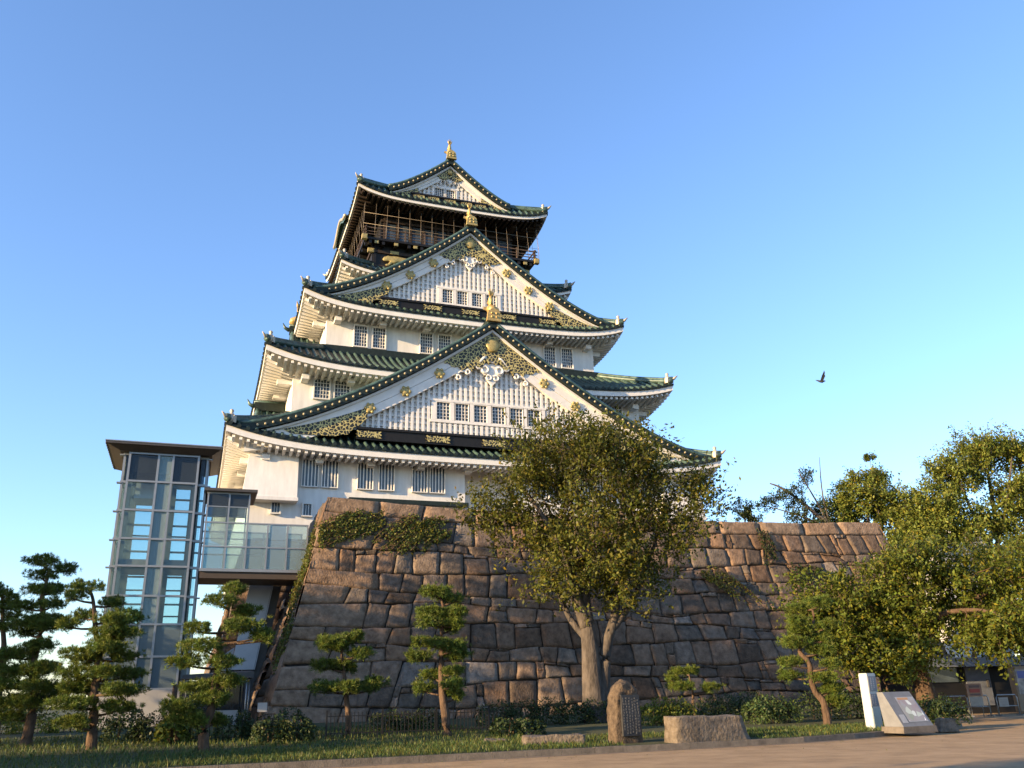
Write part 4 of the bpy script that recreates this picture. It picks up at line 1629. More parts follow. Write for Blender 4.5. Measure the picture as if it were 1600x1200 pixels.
PINES = {
'p0':(33,[(-18.64, 0.48), (-18.8, 2.1), (-18.88, 3.39), (-18.99, 4.38), (-19.16, 5.39), (-19.26, 5.73)],[(-19.22, 5.73, 0.28), (-18.9, 5.48, 0.31), (-18.98, 5.11, 0.49), (-18.78, 4.77, 0.35), (-18.99, 4.38, 0.42), (-18.88, 3.39, 0.48), (-18.7, 2.74, 0.41)]),
'p1':(32,[(-17.02, 0.31), (-17.0, 0.96), (-16.95, 1.75), (-16.97, 2.36), (-17.16, 3.18), (-17.12, 3.94), (-17.06, 4.71), (-17.14, 5.24), (-17.16, 5.9), (-17.17, 6.37)],[(-17.01, 6.49, 0.58), (-17.4, 6.11, 0.48), (-17.21, 5.54, 0.58), (-17.87, 5.03, 0.51), (-16.72, 5.03, 0.51), (-16.97, 4.45, 0.94), (-17.79, 4.15, 0.54), (-16.47, 4.24, 0.54), (-17.71, 3.32, 0.73), (-16.77, 3.61, 0.6), (-17.3, 2.81, 1.06), (-16.39, 2.85, 0.56), (-17.68, 2.32, 0.72), (-16.55, 2.23, 0.79), (-17.31, 1.7, 0.91), (-17.63, 1.28, 0.45)]),
'p2':(30,[(-13.81, 0.06), (-13.86, 0.84), (-13.85, 1.69), (-13.92, 2.56), (-13.97, 3.38), (-14.16, 3.87), (-14.21, 4.47), (-14.37, 4.97), (-14.57, 5.28)],[(-14.61, 5.34, 0.54), (-14.82, 5.04, 0.35), (-13.85, 4.86, 0.41), (-14.74, 4.46, 0.38), (-13.41, 4.36, 0.76), (-14.94, 4.13, 0.38), (-13.28, 3.84, 0.81), (-13.75, 3.62, 0.5), (-13.41, 3.37, 0.68), (-14.37, 3.16, 0.62), (-13.18, 3.07, 0.5), (-14.47, 2.57, 0.68), (-13.18, 2.54, 0.62), (-14.47, 2.11, 0.68), (-13.11, 2.02, 0.61), (-14.34, 1.64, 0.73), (-13.16, 1.5, 0.67), (-14.32, 1.08, 0.48)]),
'p3':(28,[(-9.47, 0.19), (-9.54, 0.91), (-9.33, 1.44), (-9.31, 2.4), (-9.3, 2.95), (-9.3, 3.62), (-9.11, 4.06), (-9.13, 4.63), (-9.12, 4.92)],[(-9.13, 4.98, 0.47), (-9.14, 4.52, 0.53), (-8.48, 4.24, 0.35), (-9.89, 3.74, 0.41), (-8.56, 3.77, 0.64), (-8.01, 3.53, 0.35), (-9.55, 3.18, 0.64), (-10.09, 2.75, 0.52), (-8.93, 2.72, 0.52), (-9.84, 2.04, 0.63), (-8.94, 2.18, 0.52), (-9.3, 1.7, 0.57), (-10.19, 1.51, 0.51), (-10.04, 1.19, 0.51), (-9.41, 1.07, 0.4)]),
'p4':(34,[(-6.3, 0.31), (-6.3, 0.99), (-6.43, 1.76), (-6.56, 2.54), (-6.66, 3.13), (-6.57, 3.59)],[(-6.92, 3.63, 0.73), (-6.23, 3.78, 0.42), (-5.93, 3.18, 0.55), (-7.16, 2.78, 0.69), (-6.53, 2.67, 0.41), (-7.12, 2.0, 0.75), (-6.23, 1.98, 0.55), (-5.49, 2.12, 0.48)]),
'p5':(33,[(-2.57, 0.11), (-2.67, 0.93), (-2.81, 1.86), (-2.84, 2.8), (-2.81, 3.77), (-2.75, 4.62), (-2.88, 5.09)],[(-3.02, 5.23, 0.55), (-2.34, 4.97, 0.41), (-3.29, 4.5, 0.48), (-2.34, 4.48, 0.58), (-3.29, 4.11, 0.41), (-2.47, 3.99, 0.47), (-3.55, 3.46, 0.4), (-2.88, 3.35, 0.54), (-2.21, 3.3, 0.4), (-3.68, 2.95, 0.47), (-2.27, 2.98, 0.54), (-2.34, 2.41, 0.4), (-3.14, 2.31, 0.53), (-3.53, 1.88, 0.4), (-2.34, 1.97, 0.4), (-2.28, 1.6, 0.33)]),
'p6':(36,[(11.82, 0.26), (11.8, 0.96), (11.54, 1.43), (11.41, 2.03), (11.38, 2.51), (11.12, 2.94), (11.45, 3.48), (11.78, 3.96), (11.82, 4.52)],[(11.81, 4.65, 0.64), (10.96, 4.04, 0.38), (12.14, 3.83, 0.45), (11.17, 3.7, 0.51), (10.91, 3.25, 0.7), (12.08, 3.4, 0.38), (11.95, 2.92, 0.57), (10.69, 2.5, 0.5), (12.12, 2.37, 0.38), (10.75, 2.01, 0.5), (11.86, 1.9, 0.56), (12.31, 1.53, 0.44), (12.3, 1.06, 0.46)]),
'p7':(43,[(8.1, 0.47), (8.03, 1.03), (8.07, 1.43), (7.93, 2.25)],[(7.86, 2.41, 0.65), (7.63, 1.76, 0.56), (8.82, 1.65, 0.51), (7.23, 2.1, 0.34)]),
'p8':(42,[(16.62, 0.24), (16.76, 1.46), (16.61, 1.88), (17.26, 2.28)],[(17.51, 2.41, 0.51), (16.52, 2.23, 0.73), (17.32, 1.79, 0.44), (15.82, 2.46, 0.51)]),
}
PL = {'p0': 'pine cut off by the left edge of the photo', 'p1': 'tallest garden pine with leaning lit trunk, at the far left on the lawn',
      'p2': 'cloud-pruned pine standing right in front of the left edge of the lift tower', 'p3': 'cloud-pruned pine in front of the silver stair shaft, under the bridge',
      'p4': 'short pine with three broad flat pads before the corner of the stone wall', 'p5': 'slim upright pine between the short pine and the big leafy tree',
      'p6': 'pine with bare lit curving trunk beside the white signpost', 'p7': 'small round-topped pine behind the long stone block',
      'p8': 'low spreading pine behind the map board'}
for k, (key, dat) in enumerate(PINES.items()):
    pine(key, PL[key], dat, 11 + k)


def broadleaf(name, label, base, limbs, ells, npts, leafm, barkm, sprig, leaf, r0=.3, seed=1, yellow=.06, droop=0.0, group=None, upb=.5, ratio=.5, dark=(.6, 1.35), sprigs=7, per=15, twig=.022):
    """limbs: polylines (world) from the trunk; ells: crown clouds (cx,cy,cz,rx,ry,rz,weight)"""
    r = random.Random(seed)
    root = thing(name, label, 'tree', base, 0, group)
    o = Vector(base)
    t = MB()
    nodes, par_r = [], []
    for pts, ra, rb in limbs:
        P = [Vector(p) - o for p in pts]
        fine = []
        for i in range(len(P) - 1):
            for q in range(5):
                f = q / 5
                a, b, c, d = P[max(0, i - 1)], P[i], P[i + 1], P[min(len(P) - 1, i + 2)]
                fine.append(.5 * ((2 * b) + (c - a) * f + (2 * a - 5 * b + 4 * c - d) * f * f + (3 * b - a - 3 * c + d) * f ** 3))
        fine.append(P[-1])
        n = len(fine)
        rad = [ra + (rb - ra) * (i / (n - 1)) ** .75 for i in range(n)]
        t.tube(fine, rad, 10)
        for i, p in enumerate(fine):
            if i > n * .25:
                nodes.append(p)
                par_r.append(rad[i])
    # attraction points
    tot = sum(e[6] for e in ells)
    pts = []
    for e in ells:
        for _ in range(int(npts * e[6] / tot)):
            v = Vector((r.gauss(0, 1), r.gauss(0, 1), r.gauss(0, 1))).normalized() * (r.random() ** .42)
            pts.append(Vector((e[0] + v.x * e[3], e[1] + v.y * e[4], e[2] + v.z * e[5])) - o)
    fork = nodes[0]
    pts.sort(key=lambda p: (p - fork).length)
    tips = []
    N = np.array([list(q) for q in nodes])
    R = list(par_r)
    for p in pts:
        d = np.linalg.norm(N - np.array(p), axis=1) + .25 * np.maximum(0, N[:, 2] - p.z)
        i = int(d.argmin())
        a = Vector(N[i])
        if d[i] < .12:
            continue
        ra = max(.02, min(R[i] * .62, .03 + .03 * (p - a).length))
        mid = a.lerp(p, .5) + Vector((r.uniform(-.12, .12), r.uniform(-.12, .12), -.08 * (p - a).length + .05))
        q1 = a.lerp(mid, .5) + Vector((0, 0, -.01))
        t.tube([a, q1, mid, p], [ra, ra * .85, ra * .7, ra * .4], 5, cap=False)
        N = np.vstack([N, [list(mid)], [list(p)]])
        R += [ra * .7, ra * .45]
        tips.append((p, (p - a).normalized()))
    lv = Leaves()
    cen = np.array([sum(e[k] * e[6] for e in ells) / tot for k in range(3)]) - np.array(o)
    for p, dr in tips:
        out = np.array(p) - cen
        out /= np.linalg.norm(out) + 1e-6
        far = np.linalg.norm((np.array(p) - cen) / np.array([6.0, 6.0, 5.0])) > .8 and r.random() < .5
        for s in range(sprigs):
            a = out * .6 + np.array(dr) * .4 + rng.normal(size=3) * .65 + np.array([0, 0, upb - droop])
            a /= np.linalg.norm(a)
            L = sprig * r.uniform(.5, 1.3)
            if far and s < 2:
                L = sprig * r.uniform(1.5, 2.1)
            st = np.array(p) + rng.normal(size=3) * .16 * sprig
            n = int(per * L / sprig) + 2
            f = rng.uniform(.08, 1, (n, 1))
            c = st + a * L * f + rng.normal(size=(n, 3)) * leaf * .55 + np.array([0, 0, -1.0]) * (f ** 2) * L * droop * .7
            tn = tints(n, dark[0], dark[1], .18, yellow) * r.uniform(.75, 1.2)
            lv.quads(c, leaf, np.tile(np.array([0, 0, 1.0]) + out * .5, (n, 1)), tn, ratio)
            if s < 2:
                t.tube([Vector(st), Vector(st + a * L * .9)], [twig * .6, twig * .2], 3, cap=False)
    t.build('trunk', barkm, root)
    lv.build('crown', leafm, root)
    return root


# the big tree in front of the wall
B = (3.35, 42.0, .42)
limbs = [
    ([(3.4, 42, .1), (3.38, 42, .8), (3.33, 42.0, 2.2), (3.3, 42, 3.7), (3.2, 42, 4.7)], .74, .32),
    ([(3.75, 42.1, .2), (3.85, 42.1, 2.0), (4.05, 42.1, 3.5), (4.55, 42.1, 5.0), (4.8, 42.0, 6.2), (5.6, 42, 8.2), (6.6, 41.6, 9.6)], .40, .08),
    ([(3.2, 42, 4.5), (2.7, 41.9, 6.0), (2.3, 41.7, 7.6), (1.6, 41.6, 9.2), (.6, 41.5, 10.8)], .36, .07),
    ([(3.25, 42, 4.6), (3.2, 42.2, 6.2), (3.3, 42.2, 8.2), (3.1, 42.3, 10.6), (3.0, 42.2, 13.0)], .33, .07),
    ([(3.3, 42, 3.8), (2.5, 42.1, 4.8), (2.0, 42.3, 6.0), (1.3, 42.5, 7.8), (.4, 42.6, 9.6)], .2, .05),
    ([(4.3, 42.1, 4.3), (5.2, 42.2, 5.3), (5.9, 42.1, 6.5), (6.8, 42, 8.6), (7.6, 42, 10.2)], .22, .05),
    ([(4.75, 42, 6.1), (4.9, 41.5, 8.2), (5.2, 41.4, 10.6), (5.1, 41.5, 13.2)], .2, .05),
    ([(3.3, 42.2, 7.0), (2.4, 43.6, 9.0), (1.5, 44.4, 11.0)], .2, .05),
    ([(4.8, 42.1, 6.2), (5.4, 43.8, 8.4), (6.0, 44.8, 10.6)], .2, .05)]
ells = [(3.3, 42, 10.3, 4.0, 3.8, 3.8, 4.0), (.6, 42, 9.9, 2.2, 2.4, 2.2, 1.3), (6.6, 42, 9.7, 2.7, 2.6, 2.8, 1.9), (2.6, 42, 12.6, 2.6, 2.6, 1.7, 1.3),
        (5.5, 42, 12.4, 2.4, 2.4, 1.7, 1.1), (3.6, 41.3, 7.2, 2.6, 2.2, 1.6, 1.2), (8.5, 42, 10.4, 1.3, 1.4, 1.8, .5), (-1.2, 42, 9.8, 1.1, 1.2, 1.0, .25), (5.2, 41.5, 6.4, 1.7, 1.5, 1.1, .5), (2.2, 41.3, 6.3, 1.1, 1.0, .9, .3)]
broadleaf('zelkova_tree', 'big spreading broadleaf tree with thick grey trunk in front of the stone wall', B, limbs, ells, 500, LEAFOLIVE, BARKGREY, 1.2, .2, seed=4, yellow=.07, upb=.75, per=14, sprigs=7, dark=(.45, 1.4))

# dark tree right of the wall, overhanging the path
B = (18.35, 42.2, .15)
limbs = [([(18.4, 42.2, -.1), (18.5, 42.2, 1.4), (18.1, 42.0, 2.8), (17.6, 41.8, 4.2)], .5, .3),
         ([(18.1, 42, 2.6), (16.6, 41.6, 4.2), (15.0, 41.3, 5.4), (13.6, 41, 5.8)], .2, .05),
         ([(17.7, 41.8, 4.0), (17.6, 41.6, 5.6), (17.2, 41.4, 7.2)], .22, .06),
         ([(18.0, 42, 3.0), (19.6, 41.6, 4.4), (21.4, 41.0, 5.4), (23.2, 40.6, 6.2)], .26, .06),
         ([(18.0, 42, 3.2), (18.8, 40.6, 4.4), (20.0, 39.4, 4.6), (21.2, 38.6, 4.2)], .2, .05),
         ([(18.2, 42, 3.2), (18.8, 43.4, 5.0), (19.2, 44.4, 7.0)], .2, .05)]
ells = [(16.3, 41.5, 5.3, 2.6, 2.4, 1.6, 1.7), (19.2, 41.5, 5.8, 2.7, 2.6, 2.2, 2), (22.4, 41.0, 5.6, 2.6, 2.6, 2.4, 2), (15.3, 41.2, 3.9, 2.2, 1.8, 1.2, .9),
        (20.6, 39.4, 3.9, 1.9, 1.6, 1.0, .9), (18.4, 41.0, 7.0, 2.2, 2.0, .8, .5), (23.6, 40, 3.9, 1.6, 1.5, 1.0, .6), (13.6, 41, 5.4, 1.2, 1.1, 1.0, .4), (17.2, 40.4, 3.4, 1.5, 1.3, .8, .5)]
broadleaf('cherry_tree', 'dark dense tree with dangling leafy boughs at the right, over the map board', B, limbs, ells, 470, LEAFGREEN, BARK, .95, .19, seed=9, yellow=.10, droop=.5, upb=.1, per=16, sprigs=8)

# tall layered tree behind, at the right edge
B = (41.5, 74, .0)
limbs = [([(41.5, 74, -.3), (41.0, 74, 5), (40.6, 74, 9), (40.6, 74, 12), (41.0, 74, 15), (41.2, 74, 19)], .55, .12),
         ([(40.6, 74, 9), (38.6, 74, 12), (36.4, 73.6, 14.4), (34.6, 73, 15.6)], .26, .06),
         ([(40.6, 74, 11), (39.2, 73.5, 14), (38.2, 73, 17), (38.0, 73, 18.6)], .24, .06),
         ([(40.6, 74, 10), (43, 74, 13), (45, 74, 16), (46, 74, 18.5)], .28, .06),
         ([(40.7, 74, 12.5), (41.5, 72.6, 16), (42.4, 72, 19.6)], .2, .05), ([(40.6, 74, 8.5), (43, 73, 10.6), (45.6, 72.5, 12)], .2, .05)]
ells = [(34.2, 73, 13.0, 2.8, 2, 1.6, 1.2), (35.6, 73, 15.6, 3.2, 2.2, 1.7, 1.5), (41.0, 73.4, 14.6, 2.4, 2, 1.6, .9), (38.2, 73.5, 18.2, 2.6, 2.2, 1.5, 1.1), (41.4, 74, 20.2, 2.6, 2.4, 1.6, 1.2), (45.2, 74, 19.4, 2.6, 2.4, 1.6, 1.1),
        (45.5, 74, 15.6, 2.6, 2.2, 1.4, .9), (34.6, 73, 13.4, 1.9, 1.6, 1.0, .5), (37.6, 73, 13.6, 1.9, 2, .8, .4), (42, 73, 16.8, 1.8, 1.7, .9, .5), (45.6, 73, 12.2, 2.2, 2, 1.2, .7), (41.6, 73, 12.2, 1.5, 1.5, .7, .3)]
broadleaf('camphor_tree', 'tall pale green tree with open layered crown at the right edge', B, limbs, ells, 760, LEAFPALE, BARKGREY, 1.1, .27, seed=21, yellow=.06, upb=.35, per=13, sprigs=7)

# trees behind the right end of the wall
B = (30.2, 75, 8.0)
limbs = [([(30.2, 75, 3), (30.3, 75, 12), (30.5, 75, 14.5), (30.8, 75, 18.5)], .4, .08), ([(30.3, 75, 13.5), (28.4, 75, 15.8), (27.4, 75, 17)], .16, .04),
         ([(30.4, 75, 14), (32.2, 75, 16.4), (33, 75, 17.6)], .16, .04)]
ells = [(30.4, 75, 16.6, 2.7, 2.4, 2.1, 2.2), (28.0, 75, 15.6, 1.6, 1.6, 1.5, .7), (32.6, 75, 15.8, 1.6, 1.6, 1.6, .8), (30.8, 75, 18.4, 1.9, 1.6, .8, .6), (27.0, 75, 14.2, 1.4, 1.4, .8, .4), (33.6, 75, 13.2, 1.8, 1.6, 1.6, .8)]
broadleaf('round_tree', 'round yellow-green tree rising behind the right end of the stone wall', B, limbs, ells, 330, LEAFPALE, BARKGREY, .8, .24, seed=31, yellow=.10, upb=.4, per=13)
B = (27.0, 73.5, 8.0)
limbs = [([(27.4, 73.5, 3), (27.0, 73.5, 13), (25.4, 73.5, 15.6), (23.2, 73.5, 17.6), (22.0, 73.5, 18.2)], .3, .05), ([(27, 73.5, 13), (26.0, 73.5, 16), (24.6, 73.5, 19.2)], .16, .03),
         ([(26.8, 73.5, 13.4), (26.4, 73.5, 17), (26.6, 73.5, 20.4)], .12, .02), ([(26.2, 73.5, 14.4), (24, 73.5, 15.4), (21.6, 73.5, 16.2)], .12, .03)]
ells = [(23.4, 73.5, 16.8, 1.7, 1.5, .9, 1), (24.6, 73.5, 15.4, 1.8, 1.5, .9, .8), (25.2, 73.5, 18.6, .8, .8, .9, .35), (21.8, 73.5, 16.4, .9, .9, .5, .35), (26.0, 73.5, 14.4, 1.6, 1.4, .8, .6)]
broadleaf('thin_tree', 'thin sparse tree with bare grey twigs leaning left above the stone wall', B, limbs, ells, 120, LEAFDARK, BARKGREY, .6, .2, seed=41, yellow=.03, upb=.3, per=9, sprigs=5)
B = (19.6, 74, 8.5)
limbs = [([(19.6, 74, 6), (19.6, 74, 14), (19.7, 74, 16.3)], .14, .04)]
ells = [(19.6, 74, 15.9, .95, .9, .95, 1), (20.6, 74, 15.0, .6, .6, .5, .4), (24.3, 74, 14.4, 0.9, .8, .45, .3)]
broadleaf('small_tree', 'small dark rounded treetop alone above the wall, right of the castle', B, limbs, ells, 40, LEAFDARK, BARK, .45, .2, seed=43, yellow=0, upb=.3, per=12, sprigs=6)
B = (31.2, 74, 14.0)
limbs = [([(31.2, 74, 12), (31.1, 74, 17), (31.15, 74, 20.1)], .05, .018)]
ells = [(31.15, 74, 20.4, .42, .4, .22, 1)]
broadleaf('sprout_tree', 'single leafy tuft on a thin stem above the round tree', B, limbs, ells, 12, LEAFGREEN, BARKGREY, .22, .16, seed=47, yellow=0, upb=.2, per=14, sprigs=6)
# middle distance filler tree between wall end and the tall tree
B = (30.0, 60, .0)
limbs = [([(30, 60, -.3), (30.0, 60, 4), (31.4, 60, 7.6)], .35, .1), ([(30, 60, 5), (33, 60, 8), (35.5, 60, 9.6)], .18, .04)]
ells = [(34, 60, 8.6, 2.6, 2, 2.2, 1.4), (37.6, 60, 8.0, 2.6, 2, 2.6, 1.4), (31.5, 60, 5.4, 2.6, 2, 1.8, 1.0), (36.0, 60, 5.4, 3, 2, 2, 1.1)]
broadleaf('bushy_tree', 'bushy mid green tree behind the dark tree, right of the stone wall end', B, limbs, ells, 260, LEAFGREEN, BARK, .9, .24, seed=51, yellow=.05, upb=.3, per=13)
# ------------------------------------------------------------------ hedges and shrubs
def hedge(label, x, y, rx, ry, h, leafm, n, leaf=.11, yellow=.03, name='hedge', lumps=5, seed=1, dark=(.6, 1.3), rz=PSI):
    r = np.random.default_rng(seed)
    root = thing(name, label, name.replace('_', ' '), (x, y, .2), rz)
    lv = Leaves()
    for k in range(lumps):
        cx = -rx + 2 * rx * (k + .5) / lumps if lumps > 1 else 0
        w = rx / lumps * 1.45
        hh = h * r.uniform(.82, 1.1)
        m = n // lumps
        u = r.normal(size=(m, 3))
        u /= np.linalg.norm(u, axis=1)[:, None]
        u[:, 2] = np.abs(u[:, 2])
        q = np.sign(u) * np.abs(u) ** .62
        c = q * r.uniform(.72, 1.03, (m, 1)) * np.array([w, ry, hh])
        c *= 1 + .12 * np.sin(c[:, :1] * 5 + k) * np.cos(c[:, 2:3] * 6)
        c[:, 0] += cx
        c[:, 2] = np.maximum(c[:, 2], .02) - .05
        lv.quads(c, leaf, u, tints(m, dark[0], dark[1], .2, yellow), .55)
    lv.build('foliage', leafm, root)
    st = MB()
    for k in range(lumps * 4):
        cx, cy = r.uniform(-rx, rx) * .9, r.uniform(-ry, ry) * .5
        st.tube([(cx, cy, -.15), (cx + r.uniform(-.1, .1), cy, h * .35), (cx + r.uniform(-.25, .25), cy + r.uniform(-.2, .2), h * .85)], [.03, .02, .008], 4)
    st.build('stem', BARK, root)
    return root


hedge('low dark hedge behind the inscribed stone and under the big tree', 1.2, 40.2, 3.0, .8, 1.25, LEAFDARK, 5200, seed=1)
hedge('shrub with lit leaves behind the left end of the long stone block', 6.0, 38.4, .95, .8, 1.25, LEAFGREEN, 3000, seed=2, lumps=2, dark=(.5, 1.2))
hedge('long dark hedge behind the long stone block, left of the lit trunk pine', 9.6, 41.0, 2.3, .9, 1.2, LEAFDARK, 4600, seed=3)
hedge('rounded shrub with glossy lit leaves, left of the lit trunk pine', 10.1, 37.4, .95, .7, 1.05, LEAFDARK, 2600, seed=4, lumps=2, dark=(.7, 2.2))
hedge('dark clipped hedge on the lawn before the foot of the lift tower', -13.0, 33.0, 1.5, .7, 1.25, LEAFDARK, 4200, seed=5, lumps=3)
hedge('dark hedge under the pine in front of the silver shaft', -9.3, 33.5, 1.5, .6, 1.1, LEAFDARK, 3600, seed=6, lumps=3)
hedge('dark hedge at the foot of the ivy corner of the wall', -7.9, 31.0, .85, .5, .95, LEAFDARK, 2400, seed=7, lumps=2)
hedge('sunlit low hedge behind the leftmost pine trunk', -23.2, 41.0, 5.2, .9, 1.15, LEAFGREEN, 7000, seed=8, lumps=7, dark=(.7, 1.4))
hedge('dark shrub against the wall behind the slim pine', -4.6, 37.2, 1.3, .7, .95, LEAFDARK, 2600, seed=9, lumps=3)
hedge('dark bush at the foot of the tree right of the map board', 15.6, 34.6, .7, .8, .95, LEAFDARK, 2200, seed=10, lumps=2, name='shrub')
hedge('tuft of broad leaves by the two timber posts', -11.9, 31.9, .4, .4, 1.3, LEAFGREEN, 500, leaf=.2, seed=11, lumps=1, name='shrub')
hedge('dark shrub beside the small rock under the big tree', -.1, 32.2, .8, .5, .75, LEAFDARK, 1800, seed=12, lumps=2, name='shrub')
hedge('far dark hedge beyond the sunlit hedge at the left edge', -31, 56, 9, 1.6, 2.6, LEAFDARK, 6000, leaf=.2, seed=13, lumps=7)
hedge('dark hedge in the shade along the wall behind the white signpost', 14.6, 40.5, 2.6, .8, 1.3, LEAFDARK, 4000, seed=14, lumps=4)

# ------------------------------------------------------------------ ivy on the wall
def ivy(label, strands, n_leaf, leafm=LEAFIVY, leaf=.14, seed=3, yellow=.12):
    r = np.random.default_rng(seed)
    x0, _, z0 = strands[0][0]
    root = thing('ivy', label, 'ivy', C0, PSI)
    lv, st = Leaves(), MB()
    for pts in strands:
        P = np.array(pts, float)
        n = n_leaf
        f = r.random(n) * (len(P) - 1)
        i = np.minimum(f.astype(int), len(P) - 2)
        c = P[i] + (P[i + 1] - P[i]) * (f - i)[:, None]
        c += r.normal(size=(n, 3)) * np.array([.07, .04, .07])
        c[:, 2] -= np.abs(r.normal(size=n)) * .12
        lv.quads(c, leaf, np.tile(np.array([0, -1.0, .4]), (n, 1)), tints(n, .6, 1.4, .25, yellow), .7)
        st.tube([tuple(p) for p in pts], .018, 4)
    s_ = st.build('stem', BARK, root)
    s_['kind'] = 'stuff'
    lv.build('foliage', leafm, root)
    return root


def on_wall(x, z, d=.2):
    u = (x - XL) / (XR - XL)
    return (x, YT - bat(z, top_z(min(1, max(0, u)))) - d, z)


ra = random.Random(5)
S1, S2 = [], []
for k in range(26):        # streams trailing down to the left from the coping
    x = -10.9 - ra.uniform(0, 2.2)
    z = 11.95 - ra.uniform(0, .9)
    L = ra.uniform(1.2, 3.6)
    S1.append([on_wall(max(-14.6, x - L * f), z - .42 * L * f - .18 * f * f) for f in np.linspace(0, 1, 5)])
for k in range(26):
    x = -6.9 - ra.uniform(0, 2.4)
    z = 11.85 - ra.uniform(0, 1.2)
    L = ra.uniform(.9, 3.0)
    S2.append([on_wall(x - L * f * .9, z - .1 * L * f - .75 * f * f * L * .6) for f in np.linspace(0, 1, 5)])
ivy('green ivy trailing leftward over the top left corner stones of the wall', S1, 105, seed=3)
ivy('green ivy patch on the top of the wall, second from the left corner', S2, 95, seed=4)
S3 = []
for k in range(30):
    u = 1 - abs(ra.gauss(0, .22))
    z = ra.uniform(4.5, 12)
    pts = []
    for f in np.linspace(0, 1, 4):
        zz = z - 1.5 * f
        b = bat(zz, 12.6)
        pts.append((XL - b - .15, -26.0 * (1 - u) + (YT - b) * u + .3 * f, zz))
    S3.append(pts)
ivy('bright ivy climbing the narrow sunlit left side of the stone wall', S3, 95, seed=5, yellow=.05)
S4 = []
for k in range(16):
    x, z = 9.4 + ra.uniform(-.3, 1.6), 9.4 - ra.uniform(0, 1.0)
    L = ra.uniform(1.2, 3.2)
    S4.append([on_wall(x + L * f, z - .22 * L * f - .5 * f * f * L, .45) for f in np.linspace(0, 1, 5)])
ivy('leafy creeper arching off the wall to the right of the big tree', S4, 62, seed=6, yellow=.2)
S5 = []
for k in range(12):
    x, z = 14.9 + ra.uniform(-.3, .5), 11.9 - ra.uniform(0, .6)
    S5.append([on_wall(x + ra.uniform(-.2, .5) * f, z - ra.uniform(1.0, 2.4) * f, .2) for f in np.linspace(0, 1, 4)])
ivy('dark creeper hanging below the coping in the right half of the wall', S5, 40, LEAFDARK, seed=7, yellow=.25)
S6 = []
for k in range(12):
    x, z = 15.8 + ra.uniform(0, 2.6), 9.5 - ra.uniform(0, 1.0)
    S6.append([on_wall(x + 1.6 * f, z - .4 * f * f, .3) for f in np.linspace(0, 1, 4)])
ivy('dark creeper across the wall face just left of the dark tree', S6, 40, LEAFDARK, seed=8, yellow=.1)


# ------------------------------------------------------------------ stones on the lawn
def rough(mb_pts, name, parent, m, seed, amp=.05, sub=4):
    me = bpy.data.meshes.new(name)
    bm = bmesh.new()
    vs = [bm.verts.new(p) for p in mb_pts]
    for f in [(0, 3, 2, 1), (4, 5, 6, 7), (0, 1, 5, 4), (1, 2, 6, 5), (2, 3, 7, 6), (3, 0, 4, 7)]:
        bm.faces.new([vs[i] for i in f])
    bmesh.ops.subdivide_edges(bm, edges=bm.edges[:], cuts=12, use_grid_fill=True)
    for _ in range(1):
        bmesh.ops.smooth_vert(bm, verts=bm.verts, factor=.5, use_axis_x=True, use_axis_y=True, use_axis_z=True)
    for v in bm.verts:
        p = v.co * 2.2 + Vector((seed * 7, 0, 0))
        v.co += mnoise.noise_vector(p) * amp + mnoise.noise_vector(p * 3.1) * amp * .45
    bm.to_mesh(me)
    bm.free()
    me.materials.append(m)
    for p in me.polygons:
        p.use_smooth = True
    o = bpy.data.objects.new(name, me)
    COL.objects.link(o)
    if parent:
        o.parent = parent
    return o


mo = thing('inscribed_stone', 'upright rounded stone monument with a dark inscribed panel beside the kerb', 'monument', (3.15, 28.3, .12), radians(29))
mo.scale = (.92, .95, 1.02)
# body of revolution-like slab: outline in x,z pushed to depth and roughened
outl = [(-.52, -.15), (-.52, .4), (-.48, .95), (-.42, 1.35), (-.28, 1.62), (-.05, 1.76), (.2, 1.72), (.38, 1.5), (.46, 1.2), (.52, .6), (.52, -.15)]
bm = bmesh.new()
rings = []
for yy, k in ((-.24, .93), (-.20, 1.0), (-.02, 1.03), (.22, 1.0), (.34, .9)):
    rings.append([bm.verts.new((x * k, yy, (z + .15) * (.5 + .5 * k) - .15)) for x, z in outl])
for a, b in zip(rings, rings[1:]):
    for i in range(len(outl)):
        j = (i + 1) % len(outl)
        bm.faces.new((a[i], b[i], b[j], a[j]))
bm.faces.new(rings[0])
bm.faces.new(rings[-1][::-1])
bmesh.ops.recalc_face_normals(bm, faces=bm.faces[:])
bmesh.ops.triangulate(bm, faces=[f for f in bm.faces if len(f.verts) > 4])
bmesh.ops.subdivide_edges(bm, edges=bm.edges[:], cuts=3, use_grid_fill=True)
for v in bm.verts:
    v.co += mnoise.noise_vector(v.co * 3) * .06 + mnoise.noise_vector(v.co * 8) * .03
d = bpy.data.meshes.new('stone_body')
bm.to_mesh(d)
bm.free()
d.materials.append(MONUROCK)
for p in d.polygons:
    p.use_smooth = True
o = bpy.data.objects.new('stone_body', d)
COL.objects.link(o)
o.parent = mo
m = MB()
m.box(-.30, .42, -.315, -.2, .22, 1.36)
m.build('dark_panel', mat('dark_slate', (.035, .035, .036), .5, var=.3, scale=8), mo)
m = MB()
rt = random.Random(2)
for c in range(6):
    x = .34 - c * .115
    z = 1.29 - rt.uniform(0, .06)
    while z > .32 + (.12 if c == 5 else 0):
        h = rt.uniform(.05, .075)
        for s in range(rt.randint(3, 5)):
            if rt.random() < .38:
                zz = z - rt.uniform(.1, .9) * h
                m.box(x - rt.uniform(.012, .036), x + rt.uniform(.008, .03), -.322, -.314, zz, zz + .008)
            else:
                xx = x + rt.uniform(-.03, .03)
                m.box(xx, xx + .009, -.3225, -.3145, z - h * rt.uniform(.6, 1), z)
        z -= h + .018
m.build('carved_text', mat('pale_carved_letters', (.135, .13, .12), .8), mo)

